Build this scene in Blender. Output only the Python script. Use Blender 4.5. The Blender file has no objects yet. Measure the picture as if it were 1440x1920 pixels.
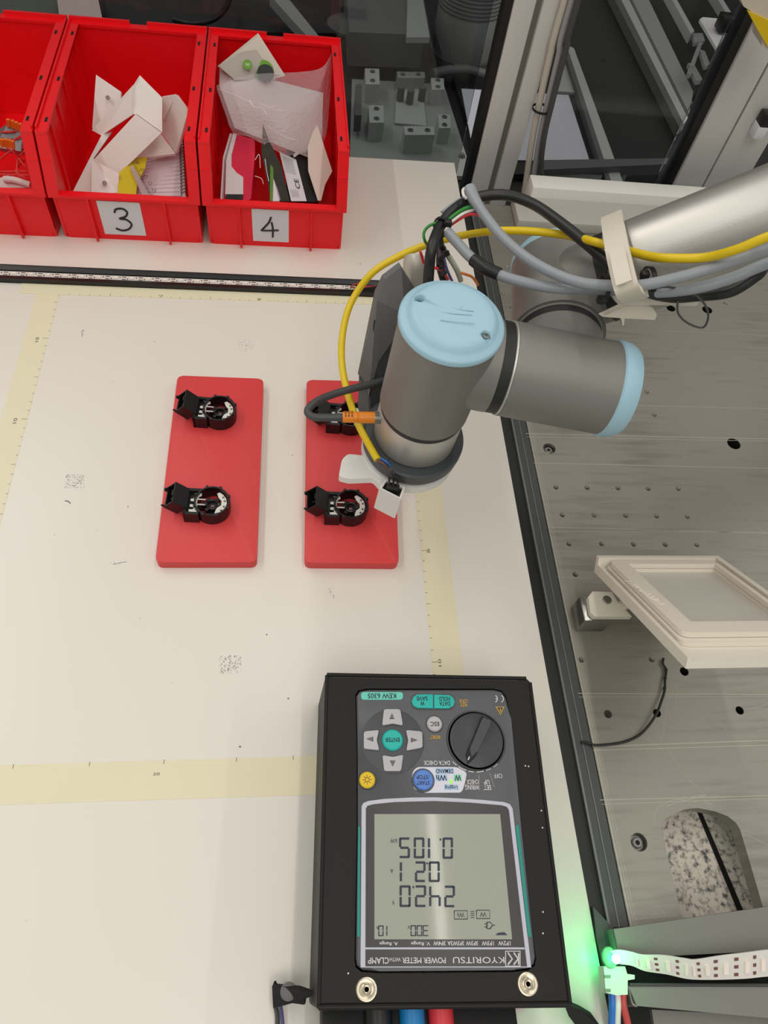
import bpy, bmesh, math, random
from mathutils import Vector, Matrix, Euler
random.seed(7)
C = bpy.context.scene.collection
sc = bpy.context.scene

# ------------------------------------------------------------------ camera
FPX = 1348.7
CAM = Vector((23.8175, -26.8631, 53.4518))            # centimetres
ROT = Euler((0.5597, -0.112, -0.0574), 'XYZ')
cam_data = bpy.data.cameras.new('camera'); cam = bpy.data.objects.new('camera', cam_data); C.objects.link(cam)
cam.location = CAM * .01; cam.rotation_euler = ROT
cam_data.sensor_fit = 'VERTICAL'; cam_data.sensor_height = 24.0; cam_data.lens = FPX / 1920 * 24.0
cam_data.clip_start = .01; cam_data.clip_end = 50
sc.camera = cam
RM = ROT.to_matrix()

# ------------------------------------------------------------------ world, lights, exposure
sc.view_settings.view_transform = 'Standard'; sc.view_settings.look = 'None'
sc.view_settings.gamma = 1; sc.view_settings.use_curve_mapping = False
sc.view_settings.exposure = -0.04
w = bpy.data.worlds.new('world'); sc.world = w; w.use_nodes = True
w.node_tree.nodes['Background'].inputs[0].default_value = (1.0, .98, .95, 1)
w.node_tree.nodes['Background'].inputs[1].default_value = .46

def area(name, loc, sx, sy, power, col=(1, .97, .925), rot=(0, 0, 0)):
    l = bpy.data.lights.new(name, 'AREA'); l.shape = 'RECTANGLE'; l.size = sx; l.size_y = sy; l.energy = power; l.color = col
    o = bpy.data.objects.new(name, l); o.location = loc; o.rotation_euler = rot; C.objects.link(o); return o
# ceiling tube lamps running front to back, 2.1 m above the bench
for x, p in ((.70, 10), (-.95, 15), (2.3, 10)):
    area('ceiling_tube_lamp', (x, .3, 2.1), .03, 2.6, p)
# large diffuser panel over the neighbouring aisle, and one behind the photographer
area('ceiling_panel_lamp', (-1.5, 2.3, 2.2), 1.2, 1.2, 16, rot=(math.radians(-25), math.radians(-18), 0))
area('ceiling_panel_lamp', (.3, -1.4, 2.2), 1.2, .8, 12, rot=(math.radians(32), 0, 0))

# ------------------------------------------------------------------ helpers
def P(u, v, z=0.0):
    """photograph pixel (1440x1920) -> point on the horizontal plane at height z (cm)"""
    d = RM @ Vector(((u - 720) / FPX, -(v - 960) / FPX, -1)); t = (z - CAM.z) / d.z
    return CAM + d * t
def PY(u, v, y):
    d = RM @ Vector(((u - 720) / FPX, -(v - 960) / FPX, -1)); t = (y - CAM.y) / d.y
    return CAM + d * t
def PX_CM(u, v, z=0.0): return 1 / (P(u + 1, v, z) - P(u, v, z)).length
def V(*a): return Vector(a)

def s2l(c): c /= 255; return c / 12.92 if c <= .04045 else ((c + .055) / 1.055) ** 2.4
MATS = {}
def mat(name, rgb, rough=.5, metal=0, spec=.5, var=0, vscale=30, bump=0, bscale=200, stretch=None, coat=0, trans=0, alpha=1, emit=None, es=0):
    if name in MATS: return MATS[name]
    m = bpy.data.materials.new(name); m.use_nodes = True; n = m.node_tree.nodes; L = m.node_tree.links
    b = n['Principled BSDF']; col = (s2l(rgb[0]), s2l(rgb[1]), s2l(rgb[2]), 1)
    b.inputs['Base Color'].default_value = col; b.inputs['Roughness'].default_value = rough
    b.inputs['Metallic'].default_value = metal; b.inputs['Specular IOR Level'].default_value = spec
    b.inputs['Coat Weight'].default_value = coat; b.inputs['Transmission Weight'].default_value = trans
    b.inputs['Alpha'].default_value = alpha
    if emit:
        b.inputs['Emission Color'].default_value = (s2l(emit[0]), s2l(emit[1]), s2l(emit[2]), 1); b.inputs['Emission Strength'].default_value = es
    tc = n.new('ShaderNodeTexCoord'); mp = n.new('ShaderNodeMapping'); L.new(tc.outputs['Object'], mp.inputs[0])
    if stretch: mp.inputs['Scale'].default_value = stretch
    nz = n.new('ShaderNodeTexNoise'); nz.inputs['Scale'].default_value = vscale; nz.inputs['Detail'].default_value = 5; L.new(mp.outputs[0], nz.inputs[0])
    if var:
        mx = n.new('ShaderNodeMix'); mx.data_type = 'RGBA'
        mx.inputs[6].default_value = tuple(max(0, c * (1 - var)) for c in col[:3]) + (1,)
        mx.inputs[7].default_value = tuple(min(1, c * (1 + var)) for c in col[:3]) + (1,)
        L.new(nz.outputs[0], mx.inputs[0]); L.new(mx.outputs[2], b.inputs['Base Color'])
    if bump:
        n2 = n.new('ShaderNodeTexNoise'); n2.inputs['Scale'].default_value = bscale; L.new(mp.outputs[0], n2.inputs[0])
        bp = n.new('ShaderNodeBump'); bp.inputs['Strength'].default_value = bump; bp.inputs['Distance'].default_value = .0005
        L.new(n2.outputs[0], bp.inputs['Height']); L.new(bp.outputs[0], b.inputs['Normal'])
    MATS[name] = m; return m

LOC = {}
def finish(o, label=None, cat=None, group=None, kind=None):
    if label: o['label'] = label
    if cat: o['category'] = cat
    if group: o['group'] = group
    if kind: o['kind'] = kind
    return o
def thing(name, label, cat, loc=(0, 0, 0), group=None):
    o = bpy.data.objects.new(name, None); o.empty_display_size = .01; C.objects.link(o)
    loc = Vector(loc); o.location = loc * .01; LOC[o.name] = loc
    return finish(o, label, cat, group)
def obj(name, bm, m, parent=None, label=None, smooth=True, ang=35, kind=None, loc=None):
    base = LOC[parent.name] if parent else Vector(loc or (0, 0, 0))
    bmesh.ops.remove_doubles(bm, verts=bm.verts, dist=1e-5)
    bmesh.ops.recalc_face_normals(bm, faces=bm.faces)
    if smooth:
        for f in bm.faces: f.smooth = True
        for e in bm.edges:
            if len(e.link_faces) == 2 and e.calc_face_angle(0) > math.radians(ang): e.smooth = False
    for v in bm.verts: v.co = (v.co - base) * .01
    me = bpy.data.meshes.new(name); bm.to_mesh(me); bm.free(); me.materials.append(m)
    o = bpy.data.objects.new(name, me); C.objects.link(o)
    if parent: o.parent = parent
    else: o.location = base * .01
    LOC[o.name] = base
    if label: o['label'] = label
    if kind: o['kind'] = kind
    return o
def single(name, bm, m, label, cat, group=None, **k):
    return finish(obj(name, bm, m, **k), label, cat, group)
def struct(name, bm, m, **k):
    o = obj(name, bm, m, **k); o['kind'] = 'structure'; return o
def nb(): return bmesh.new()

def box(bm, c, s, rot=None, bev=0, seg=2):
    r = bmesh.ops.create_cube(bm, size=1)['verts']
    M = Matrix.Translation(Vector(c)) @ (rot.to_matrix().to_4x4() if rot else Matrix()) @ Matrix.Diagonal((s[0], s[1], s[2], 1))
    bmesh.ops.transform(bm, matrix=M, verts=r)
    if bev:
        es = list({e for v in r for e in v.link_edges}); bmesh.ops.bevel(bm, geom=es, offset=bev, segments=seg, affect='EDGES', profile=.5)
    return bm
def boxx(bm, x0, x1, y0, y1, z0, z1, bev=0):
    return box(bm, ((x0 + x1) / 2, (y0 + y1) / 2, (z0 + z1) / 2), (x1 - x0, y1 - y0, z1 - z0), bev=bev)
def poly(bm, pts, off):
    """closed solid: polygon of 3D points extruded by vector off"""
    off = Vector(off); a = [bm.verts.new(Vector(p)) for p in pts]; b = [bm.verts.new(Vector(p) + off) for p in pts]
    bm.faces.new(a); bm.faces.new(b[::-1]); k = len(a)
    for i in range(k): bm.faces.new((a[i], a[(i + 1) % k], b[(i + 1) % k], b[i]))
    return bm
def slab(bm, pts, t):
    pts = [Vector(p) for p in pts]; n = Vector()
    for i in range(len(pts)):
        a, b = pts[i], pts[(i + 1) % len(pts)]; n += a.cross(b)
    n.normalize()
    if n.z < 0: n = -n
    return poly(bm, pts, -n * t)
def prism(bm, pts, z0, z1, bev=0, seg=2):
    a = [bm.verts.new((p[0], p[1], z0)) for p in pts]; b = [bm.verts.new((p[0], p[1], z1)) for p in pts]
    bm.faces.new(a[::-1]); top = bm.faces.new(b); k = len(a)
    for i in range(k): bm.faces.new((a[i], a[(i + 1) % k], b[(i + 1) % k], b[i]))
    if bev: bmesh.ops.bevel(bm, geom=list(top.edges), offset=bev, segments=seg, affect='EDGES', profile=.5)
    return bm
def rounded(pts, r, n=5):
    """round the corners of a 2D/3D polygon"""
    out = []; k = len(pts)
    for i in range(k):
        p = Vector(pts[i]); a = Vector(pts[i - 1]) - p; b = Vector(pts[(i + 1) % k]) - p
        rr = min(r, a.length * .45, b.length * .45); a.normalize(); b.normalize()
        p0 = p + a * rr; p1 = p + b * rr
        for j in range(n + 1):
            t = j / n; out.append(p0 * (1 - t) ** 2 + p * 2 * t * (1 - t) + p1 * t * t)
    return out
def holed(bm, outer, holes, z0, z1):
    """plate with holes; outer/holes are xy loops"""
    loops = []
    for z in (z0, z1):
        es = []; ls = []
        for lp in [outer] + holes:
            vs = [bm.verts.new((p[0], p[1], z)) for p in lp]; ls.append(vs)
            for i in range(len(vs)): es.append(bm.edges.new((vs[i], vs[(i + 1) % len(vs)])))
        bmesh.ops.triangle_fill(bm, edges=es, use_beauty=True); loops.append(ls)
    for A, B in zip(*loops):
        for i in range(len(A)): bm.faces.new((A[i], A[(i + 1) % len(A)], B[(i + 1) % len(A)], B[i]))
    return bm
def circ2(cx, cy, r, n=16): return [(cx + r * math.cos(2 * math.pi * i / n), cy + r * math.sin(2 * math.pi * i / n)) for i in range(n)]
def lathe(bm, prof, o, axis, n=48, ref=None):
    """revolve [(radius, height)] about axis from o"""
    axis = Vector(axis).normalized(); ref = Vector(ref or ((0, 1, 0) if abs(axis.y) < .9 else (1, 0, 0)))
    u = axis.cross(ref).normalized(); v = axis.cross(u); rings = []
    for r, h in prof:
        if r < 1e-6: rings.append([bm.verts.new(Vector(o) + axis * h)])
        else: rings.append([bm.verts.new(Vector(o) + axis * h + (u * math.cos(2 * math.pi * i / n) + v * math.sin(2 * math.pi * i / n)) * r) for i in range(n)])
    for A, B in zip(rings, rings[1:]):
        for i in range(n):
            j = (i + 1) % n
            if len(A) == 1 and len(B) == 1: continue
            if len(A) == 1: bm.faces.new((A[0], B[i], B[j]))
            elif len(B) == 1: bm.faces.new((A[i], A[j], B[0]))
            else: bm.faces.new((A[i], A[j], B[j], B[i]))
    return bm
def cyl(bm, p0, p1, r, n=24, r1=None, bev=0):
    p0, p1 = Vector(p0), Vector(p1); L = (p1 - p0).length; r1 = r if r1 is None else r1
    pr = [(0, 0), (r, 0), (r1, L), (0, L)] if not bev else [(0, 0), (r - bev, 0), (r, bev), (r1, L - bev), (r1 - bev, L), (0, L)]
    return lathe(bm, pr, p0, p1 - p0, n)
def catmull(pts, k=8):
    pts = [Vector(p) for p in pts]; q = [pts[0] * 2 - pts[1]] + pts + [pts[-1] * 2 - pts[-2]]; out = []
    for i in range(1, len(q) - 2):
        a, b, c, d = q[i - 1:i + 3]
        for j in range(k):
            t = j / k; out.append(.5 * (2 * b + (c - a) * t + (2 * a - 5 * b + 4 * c - d) * t * t + (3 * b - a - 3 * c + d) * t ** 3))
    out.append(pts[-1]); return out
def tube(bm, pts, r, n=12, k=8, smooth=True, radii=None):
    c = catmull(pts, k) if smooth else [Vector(p) for p in pts]
    t0 = (c[1] - c[0]).normalized(); u = t0.orthogonal().normalized(); rings = []
    for i, p in enumerate(c):
        t = (c[min(i + 1, len(c) - 1)] - c[max(i - 1, 0)]).normalized()
        u = (u - t * u.dot(t)).normalized(); v = t.cross(u)
        rr = r if radii is None else radii(i / (len(c) - 1))
        rings.append([bm.verts.new(p + (u * math.cos(2 * math.pi * j / n) + v * math.sin(2 * math.pi * j / n)) * rr) for j in range(n)])
    for A, B in zip(rings, rings[1:]):
        for i in range(n): bm.faces.new((A[i], A[(i + 1) % n], B[(i + 1) % n], B[i]))
    bm.faces.new(rings[0][::-1]); bm.faces.new(rings[-1])
    return bm
def text(name, s, A, B, h, m, parent, lift=.012, bold=0, up=None, label=None):
    """flat lettering: baseline runs from A to B (cm), cap height h, letters rise to the left of A->B (or along up)"""
    cu = bpy.data.curves.new('t', 'FONT'); cu.body = s; cu.offset = bold; cu.resolution_u = 3
    to = bpy.data.objects.new('t', cu); C.objects.link(to); bpy.context.view_layer.update()
    me = bpy.data.meshes.new_from_object(to.evaluated_get(bpy.context.evaluated_depsgraph_get()))
    bpy.data.objects.remove(to); bpy.data.curves.remove(cu)
    xs = [v.co.x for v in me.vertices]; ys = [v.co.y for v in me.vertices]; x0, x1, y0, y1 = min(xs), max(xs), min(ys), max(ys)
    A, B = Vector(A), Vector(B); d = B - A; n = Vector(up).normalized() if up else Vector((-d.y, d.x, 0)).normalized()
    nn = d.cross(n).normalized(); base = LOC[parent.name]
    for v in me.vertices:
        p = A + d * ((v.co.x - x0) / (x1 - x0)) + n * (h * (v.co.y - y0) / max(y1 - y0, 1e-6)) + nn * lift
        v.co = (p - base) * .01
    me.name = name; me.materials.append(m)
    o = bpy.data.objects.new(name, me); C.objects.link(o); o.parent = parent; LOC[o.name] = base
    if label: o['label'] = label
    return o
def kids(o): return [c for c in bpy.data.objects if c.parent == o]
def dup(root, loc, rz=0, label=None):
    r = root.copy(); C.objects.link(r); r.location = Vector(loc) * .01; r.rotation_euler = (0, 0, rz)
    if label: r['label'] = label
    for ch in kids(root):
        c = ch.copy(); C.objects.link(c); c.parent = r
        for g in kids(ch):
            d = g.copy(); C.objects.link(d); d.parent = c
    return r

# ------------------------------------------------------------------ materials
M_white = mat('bench_laminate', (226, 220, 208), .38, var=.02, vscale=6, bump=.02, bscale=900)
M_tape = mat('masking_tape', (226, 217, 184), .5, var=.03, vscale=25, bump=.05, bscale=500)
M_black = mat('black_anodised', (24, 25, 25), .38, metal=.0, spec=.45)
M_blackp = mat('black_plastic', (20, 20, 21), .42)
M_rubber = mat('black_rubber', (28, 28, 28), .55)
M_dgrey = mat('dark_grey_aluminium', (74, 76, 74), .4, metal=.4)
M_red = mat('red_bin_plastic', (236, 10, 22), .36, spec=.45)
M_redplate = mat('red_printed_plastic', (214, 62, 62), .5, bump=.12, bscale=1500, stretch=(1, .04, 1))
M_card = mat('white_card', (214, 212, 214), .6)
M_paper = mat('off_white_paper', (216, 205, 198), .7, var=.02)
M_print = mat('white_printed_plastic', (226, 216, 208), .55, bump=.35, bscale=900, stretch=(.05, .05, 3))
M_cream = mat('cream_printed_plastic', (216, 208, 190), .5, bump=.1, bscale=700)
M_rgrey = mat('robot_grey_coating', (128, 126, 120), .5, metal=.35, bump=.05, bscale=600, stretch=(1, 1, .1))
M_blue = mat('pale_blue_cap_plastic', (158, 194, 208), .45, bump=.03, bscale=300)
M_alu = mat('brushed_aluminium', (186, 183, 176), .38, metal=.8, bump=.08, bscale=900, stretch=(.06, 1, 1))
M_flange = mat('satin_flange_metal', (196, 193, 186), .4, metal=.6, bump=.05, bscale=800, stretch=(1, 1, .1))
M_steel = mat('screw_steel', (150, 148, 142), .3, metal=.9)
M_profile = mat('extruded_profile', (212, 210, 204), .5, metal=.25)
M_profdark = mat('profile_groove', (120, 118, 110), .6, metal=.2)
M_housing = mat('charcoal_housing', (98, 98, 97), .5)
M_adapt = mat('charcoal_adapter', (62, 65, 68), .45)
M_yel = mat('yellow_cable', (222, 190, 10), .4)
M_cgrey = mat('grey_cable', (142, 146, 150), .4)
M_cblack = mat('black_cable', (26, 26, 27), .42)
M_cdark = mat('dark_grey_cable', (66, 67, 68), .5)
M_orange = mat('orange_plug', (226, 130, 22), .4)
M_pcb = mat('white_board', (216, 212, 204), .5)
M_brown = mat('brown_pad', (110, 72, 60), .5)
M_chip = mat('led_chip', (236, 224, 212), .4)
M_green = mat('green_wire', (46, 130, 50), .4); M_redw = mat('red_wire', (214, 50, 54), .4); M_whitew = mat('white_wire', (222, 218, 210), .4)
M_purp = mat('purple_wire', (86, 78, 130), .4); M_bluew = mat('blue_wire', (40, 110, 190), .4); M_orangew = mat('orange_wire', (226, 130, 60), .4)
M_void = mat('hole_black', (9, 9, 9), .8)
M_mark = mat('pencil_mark', (96, 88, 74), .7)

# ------------------------------------------------------------------ bench
TX0, TX1, TY0, TY1 = -60, 43.93, -60, 59.5
bench = thing('workbench', 'white laminate workbench top with black edge under the bins, plates and meter', 'workbench', (0, 0, -4))
obj('table_top', prism(nb(), [(TX0, TY0), (TX1, TY0), (TX1 + .05, 59.75), (TX0, TY1 - 2.6)], -2.5, 0, bev=.06), M_white, bench)
b = nb()
for x in (-45, 30):
    for y in (-45, 45): boxx(b, x - 2, x + 2, y - 2, y + 2, -75, -2.5)
obj('leg', b, M_profile, bench)
# scuffs: tiny flecks of old glue and pencil
b = nb()
def fleck(u, v, s, z=.012):
    p = P(u, v, z); n = random.choice((3, 4, 5)); a0 = random.random() * 6
    bm_pts = [p + V(math.cos(a0 + i * 6.283 / n) * s * random.uniform(.5, 1.3), math.sin(a0 + i * 6.283 / n) * s * random.uniform(.3, 1), 0) for i in range(n)]
    b.faces.new([b.verts.new(q) for q in bm_pts])
for cu_, cv_, hw, hh, k in ((461, 647, 14, 11, 60), (140, 902, 19, 13, 150), (432, 1246, 21, 17, 150), (621, 1112, 6, 9, 16), (216, 1057, 10, 3, 10), (815, 962, 12, 12, 30)):
    for _ in range(k): fleck(cu_ + random.uniform(-hw, hw), cv_ + random.uniform(-hh, hh), random.uniform(.02, .055))
for u, v in ((153, 627), (152, 623), (156, 620), (102, 1003), (323, 1280), (180, 995), (49, 1725), (240, 950), (548, 854), (545, 883), (210, 715), (705, 500), (675, 495), (690, 470), (500, 1190), (262, 1160), (540, 1310), (450, 1400), (290, 640)): fleck(u, v, .09 if random.random() < .5 else .05)
obj('scuff_mark', b, M_mark, bench, smooth=False, kind='stuff', label='small grey glue and pencil flecks on the white surface')
for pts, r_ in (([(122, 939), (128, 940), (132, 944)], .04), ([(153, 622), (155, 626), (153, 631)], .02), ([(212, 1058), (226, 1055), (238, 1053)], .015)):
    obj('pencil_stroke', tube(nb(), [P(u, v, .01) for u, v in pts], r_, n=5), M_mark, bench)

def tape(label, pts, ticks, digits, mm=.02):
    digits = [(s_, A_1, B_1, h_ * .6) for s_, A_1, B_1, h_ in digits]
    t = thing('tape_strip', label, 'tape', (pts[0][0], pts[0][1], 0))
    obj('tape_band', prism(nb(), pts, 0.002, mm), M_tape, t)
    b = nb()
    for (x, y, dx, dy) in ticks:
        L = Vector((dx, dy, 0)); n = Vector((-L.y, L.x, 0)).normalized() * .02; p = Vector((x, y, mm + .004))
        b.faces.new([b.verts.new(q) for q in (p - n, p + n, p + n + L, p - n + L)])
    if ticks: obj('tick_mark', b, M_mark, t, smooth=False, kind='stuff', label='pencil tick marks one centimetre apart')
    for s, A, B, h in digits: text('pencil_number', s, A, B, h, M_mark, t, lift=.008)
    return t
xl = .1
tape('masking tape strip down the left of the work area', [(-2.15, -60), (xl, -60), (xl, 33.5), (-2.15, 33.5)],
     [(xl, 25.83 + i * 1.0, -(.5 if (i % 10 == 0) else .38 if i % 5 == 0 else .2), 0) for i in range(-24, 7)],
     [('10', (-.75, 25.3, .03), (-.75, 25.9, .03), .5), ('10', (-.75, 15.3, .03), (-.75, 15.9, .03), .5), ('10', (-.9, 5.2, .03), (-.9, 5.8, .03), .5)])
tape('masking tape strip along the black light channel at the back', [(-3.8, 31.85), (34, 32.65), (34, 34.0), (-3.8, 33.6)],
     [(x, 31.95 + x * .021, 0, .4 if x % 5 == 0 else .18) for x in range(1, 34)], [('10', (9.8, 32.35, .05), (10.2, 32.35, .05), .4), ('20', (19.8, 32.5, .05), (20.2, 32.5, .05), .4)], mm=.04)
tape('masking tape strip right of the red plates, running from robot to meter', [(34.75, -9), (37.2, -9), (37.1, 33), (34.7, 33)],
     [(34.75, 7.57 - i, (.5 if i in (5, 15) else .35 if i == 10 else .2), 0) for i in range(-10, 17)], [('5', (35.5, 2.3, .03), (35.5, 2.75, .03), .4), ('10', (35.5, -7.8, .03), (35.5, -7.2, .03), .4)])
tape('masking tape strip across the front, left of the power meter', [(-40, -16.6), (30, -17.0), (30, -14.35), (-40, -14.15)],
     [(x, -14.25, 0, -.3) for x in (1, 5, 10, 15, 20, 24)], [('20', (14.35, -15.3, .03), (14.8, -15.3, .03), .3)])

# black light channel with LED strip
ch = thing('light_channel', 'black aluminium light channel lying in front of the red bins', 'channel', (10, 34, 0))
b = nb()
def along(prof, x0=-40, x1=34.2):
    # profile in (y,z), following the slight skew of the channel
    pts0 = [V(x0, y + 34.55 + x0 * .012, z) for y, z in prof]; poly(b, pts0, (x1 - x0, (x1 - x0) * .012, 0))
along([(-1.15, 0), (1.0, 0), (1.0, .15), (-1.15, .15)])
obj('channel_floor', b, M_black, ch); b = nb()
along([(-1.15, .0), (-1.15, .55), (-.95, .55), (-.42, .33), (-.42, .0)]); obj('channel_wall', b, M_black, ch); b = nb()
along([(.42, .0), (.42, .33), (.8, .55), (1.0, .55), (1.0, .0)]); obj('channel_wall', b, M_black, ch)
ls = thing('led_strip', 'unlit white LED strip lying in the black channel at the back', 'LED strip', (10, 34, .15))
b = nb(); poly(b, [V(-30, 34.55 - .36 - .30, .16), V(-30, 34.55 - .36 + .34, .16), V(-30, 34.55 - .36 + .34, .22), V(-30, 34.55 - .36 - .30, .22)], (60.3, .72, 0)); obj('strip_board', b, M_pcb, ls)
chip = None; b2 = nb()
x = -18.0
while x < 30.0:
    y = 34.55 + x * .012
    if chip is None:
        chip = obj('led_chip', box(nb(), (x, y, .27), (.42, .36, .12), bev=.02, seg=1), M_chip, ls); x0c, y0c = x, y
    else:
        c = chip.copy(); C.objects.link(c); c.parent = ls; c.location = ((x - x0c) * .01, (y - y0c) * .01, 0)
    box(b2, (x + .84, y + .18, .225), (.42, .12, .02)); box(b2, (x + .84, y - .18, .225), (.42, .12, .02)); box(b2, (x + .42, y + .1, .225), (.1, .2, .02)); box(b2, (x + 1.22, y - .1, .225), (.12, .2, .02))
    x += 1.66
obj('solder_pad', b2, M_brown, ls, kind='stuff', label='brown solder pads and tiny components along the strip')
for pts in ([(657, 536), (668, 533), (682, 536), (700, 537)], [(657, 538), (672, 540), (690, 538), (705, 536)], [(660, 534), (675, 530), (690, 531)]):
    obj('lead_wire', tube(nb(), [P(u, v, .4) for u, v in pts], .07, n=6), mat('dull_red_wire', (150, 50, 46), .5), ls)

# ------------------------------------------------------------------ right hand edge profile and metal plate
rail = thing('edge_profile', 'black extruded profile between white bench and metal plate', 'profile', (45, 0, -2))
def railpart(name, prof, m):
    b = nb(); poly(b, [V(x, -26.1, z) for x, z in prof], (0, 77.5, 0)); obj(name, b, m, rail)
railpart('profile_base', [(43.95, -2.5), (46.44, -2.5), (46.44, -.35), (43.95, -.35)], M_black)
railpart('profile_lip', [(43.95, -.35), (44.25, -.35), (44.25, -.12), (43.95, -.12)], M_black)
railpart('profile_lip', [(45.0, -.35), (45.16, -.35), (45.16, .02), (45.0, .02)], mat('rail_edge', (120, 122, 120), .35, metal=.6))
railpart('profile_face', [(45.16, -.35), (46.44, -.35), (46.44, -.06), (45.16, -.06)], M_dgrey)
railpart('profile_lip', [(45.72, -.06), (45.80, -.06), (45.80, .0), (45.72, .0)], mat('rail_edge', (120, 122, 120), .35, metal=.6))

# plate material: milled aluminium with bright scribe lines, streaks and scratches
mp = mat('milled_plate', (160, 153, 139), .36, metal=.75, bump=.06, bscale=700, stretch=(.04, 1, 1))
n = mp.node_tree.nodes; L = mp.node_tree.links; bs = n['Principled BSDF']
tc = n.new('ShaderNodeTexCoord'); mg = n.new('ShaderNodeMapping'); mg.inputs['Scale'].default_value = (5, 60, 5); L.new(tc.outputs['Object'], mg.inputs[0])
n1 = n.new('ShaderNodeTexNoise'); n1.inputs['Scale'].default_value = 3; n1.inputs['Detail'].default_value = 8; L.new(mg.outputs[0], n1.inputs[0])
n2 = n.new('ShaderNodeTexNoise'); n2.inputs['Scale'].default_value = 7; n2.inputs['Detail'].default_value = 4; L.new(tc.outputs['Object'], n2.inputs[0])
ad = n.new('ShaderNodeMath'); ad.operation = 'ADD'; L.new(n1.outputs[0], ad.inputs[0]); L.new(n2.outputs[0], ad.inputs[1])
cr = n.new('ShaderNodeValToRGB'); cr.color_ramp.elements[0].position = .6; cr.color_ramp.elements[1].position = 1.0
bs.inputs['Metallic'].default_value = .6; bs.inputs['Roughness'].default_value = .42
cr.color_ramp.elements[0].color = (s2l(122), s2l(119), s2l(110), 1); cr.color_ramp.elements[1].color = (s2l(150), s2l(146), s2l(135), 1); L.new(ad.outputs[0], cr.inputs[0])
# scratches: thin voronoi cell edges on two stretched, rotated grids
prev = cr.outputs[0]
L.new(prev, bs.inputs['Base Color'])

plate = thing('metal_plate', 'milled aluminium base plate with threaded holes right of the bench', 'metal plate', (46.5, -27, -1.2))
PXL, PXR, PYB, PYT = 46.5, 112, -27.2, 51.5
thr = [(1042.5, 913.5), (1101, 914.5), (1158.5, 915), (1215.5, 916), (1272, 916.5), (1054.5, 965.5), (1114, 966), (1173, 966.5), (1231, 967.5), (1289, 968.5),
       (1067, 1019.5), (1128, 1019.5), (1188, 1020.3), (1247.5, 1021), (1306.5, 1021.5), (1079, 1077), (1090, 1237), (1222, 1236), (1213, 735), (1227, 778), (951, 500), (943, 550), (959, 576), (1318, 560), (1360, 569)]
blk = [(1283, 1259, 8), (1232, 1337, 7.5), (1387, 1332, 7.5), (1376, 832, 12), (1258, 578, 8), (1326, 581, 9), (1140, 1339, 7.5)]
csk = [(1030, 841, 11.5), (1198, 1579, 15.5)]
holes = []; info = []
for u, v in thr: p = P(u, v); r = .26; holes.append(circ2(p.x, p.y, r, 14)); info.append((p, r, 't'))
for u, v, rp in blk: p = P(u, v); r = rp / PX_CM(u, v); holes.append(circ2(p.x, p.y, r, 18)); info.append((p, r, 'g' if u == 1140 else 'b'))
for u, v, rp in csk: p = P(u, v); r = rp / PX_CM(u, v); holes.append(circ2(p.x, p.y, r, 24)); info.append((p, r, 'c'))
slot_px = [(1239, 1548), (1241, 1541), (1250, 1534), (1268, 1524), (1285, 1517), (1308, 1515), (1340, 1521), (1364, 1530), (1380, 1543), (1388, 1556), (1434, 1712), (1436, 1740), (1290, 1740), (1280, 1722), (1276, 1712)]
holes.append([(P(u, v).x, P(u, v).y) for u, v in slot_px])
obj('plate_body', holed(nb(), [(PXL, PYB), (PXR, PYB), (PXR, PYT), (PXL, PYT)], holes, -1.2, 0), mp, plate, ang=25)
M_thr = mat('bright_thread', (190, 182, 166), .35, metal=.7, bump=1, bscale=1)
tm = None
for p, r, k in info:
    if k == 't':
        if tm is None:
            b = nb(); z = 0
            prof = []
            for i in range(5): prof += [(r - .001, -.02 - i * .09), (r - .04, -.06 - i * .09)]
            prof += [(r * .8, -.9), (0, -.95)]
            lathe(b, prof, (p.x, p.y, 0), (0, 0, 1), 16)
            tm = obj('threaded_hole', b, mat('thread_grey', (150, 146, 136), .4, metal=.5), plate, ang=80); tp = p
        else:
            c = tm.copy(); C.objects.link(c); c.parent = plate; c.location = ((p.x - tp.x) * .01, (p.y - tp.y) * .01, 0)
    elif k == 'c':
        s = obj('countersunk_screw', lathe(nb(), [(r * .99, -.02), (r * .8, -.5), (r * .62, -.5), (r * .6, -.28), (r * .5, -.22), (r * .27, -.22), (r * .25, -.45), (0, -.45)], (p.x, p.y, 0), (0, 0, 1), 24), M_steel, plate)
        obj('hex_socket', lathe(nb(), [(0, -.44), (r * .24, -.44), (r * .24, -.215), (0, -.215)], (p.x, p.y, 0), (0, 0, 1), 6), M_void, s, smooth=False)
    else:
        obj('through_hole', lathe(nb(), [(r * .995, -.06 if k == 'b' else -.5), (r * .995, -1.1), (0, -1.1)], (p.x, p.y, 0), (0, 0, 1), 18), M_void if k == 'b' else M_steel, plate)
# bright milled lines
b = nb()
M_line = mat('milled_edge', (186, 180, 164), .4, metal=.4)
for (u0, v0, u1, v1, wd) in ((986, 813, 1440, 823, .05), (988, 819, 1440, 827, .03), (1000, 868, 1440, 878, .04), (1030, 988, 1440, 1000, .025), (1040, 996, 1440, 998, .02), (1084, 1300, 1440, 1302, .035), (1086, 1307, 1440, 1306, .02), (1110, 1400, 1440, 1388, .04), (1112, 1407, 1440, 1397, .03), (1125, 1500, 1440, 1492, .03), (1128, 1508, 1440, 1497, .02), (1190, 760, 1440, 766, .03), (1240, 620, 1440, 628, .02), (1045, 1082, 1110, 1085, .02)):
    a, c = P(u0, v0, .006), P(u1, v1, .006)
    if u1 == 1440: c = a + (c - a) * ((111.5 - a.x) / (c.x - a.x))
    wd *= .7; nrm = V(-(c - a).y, (c - a).x, 0).normalized() * wd
    b.faces.new([b.verts.new(q) for q in (a - nrm, c - nrm, c + nrm, a + nrm)])
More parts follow.
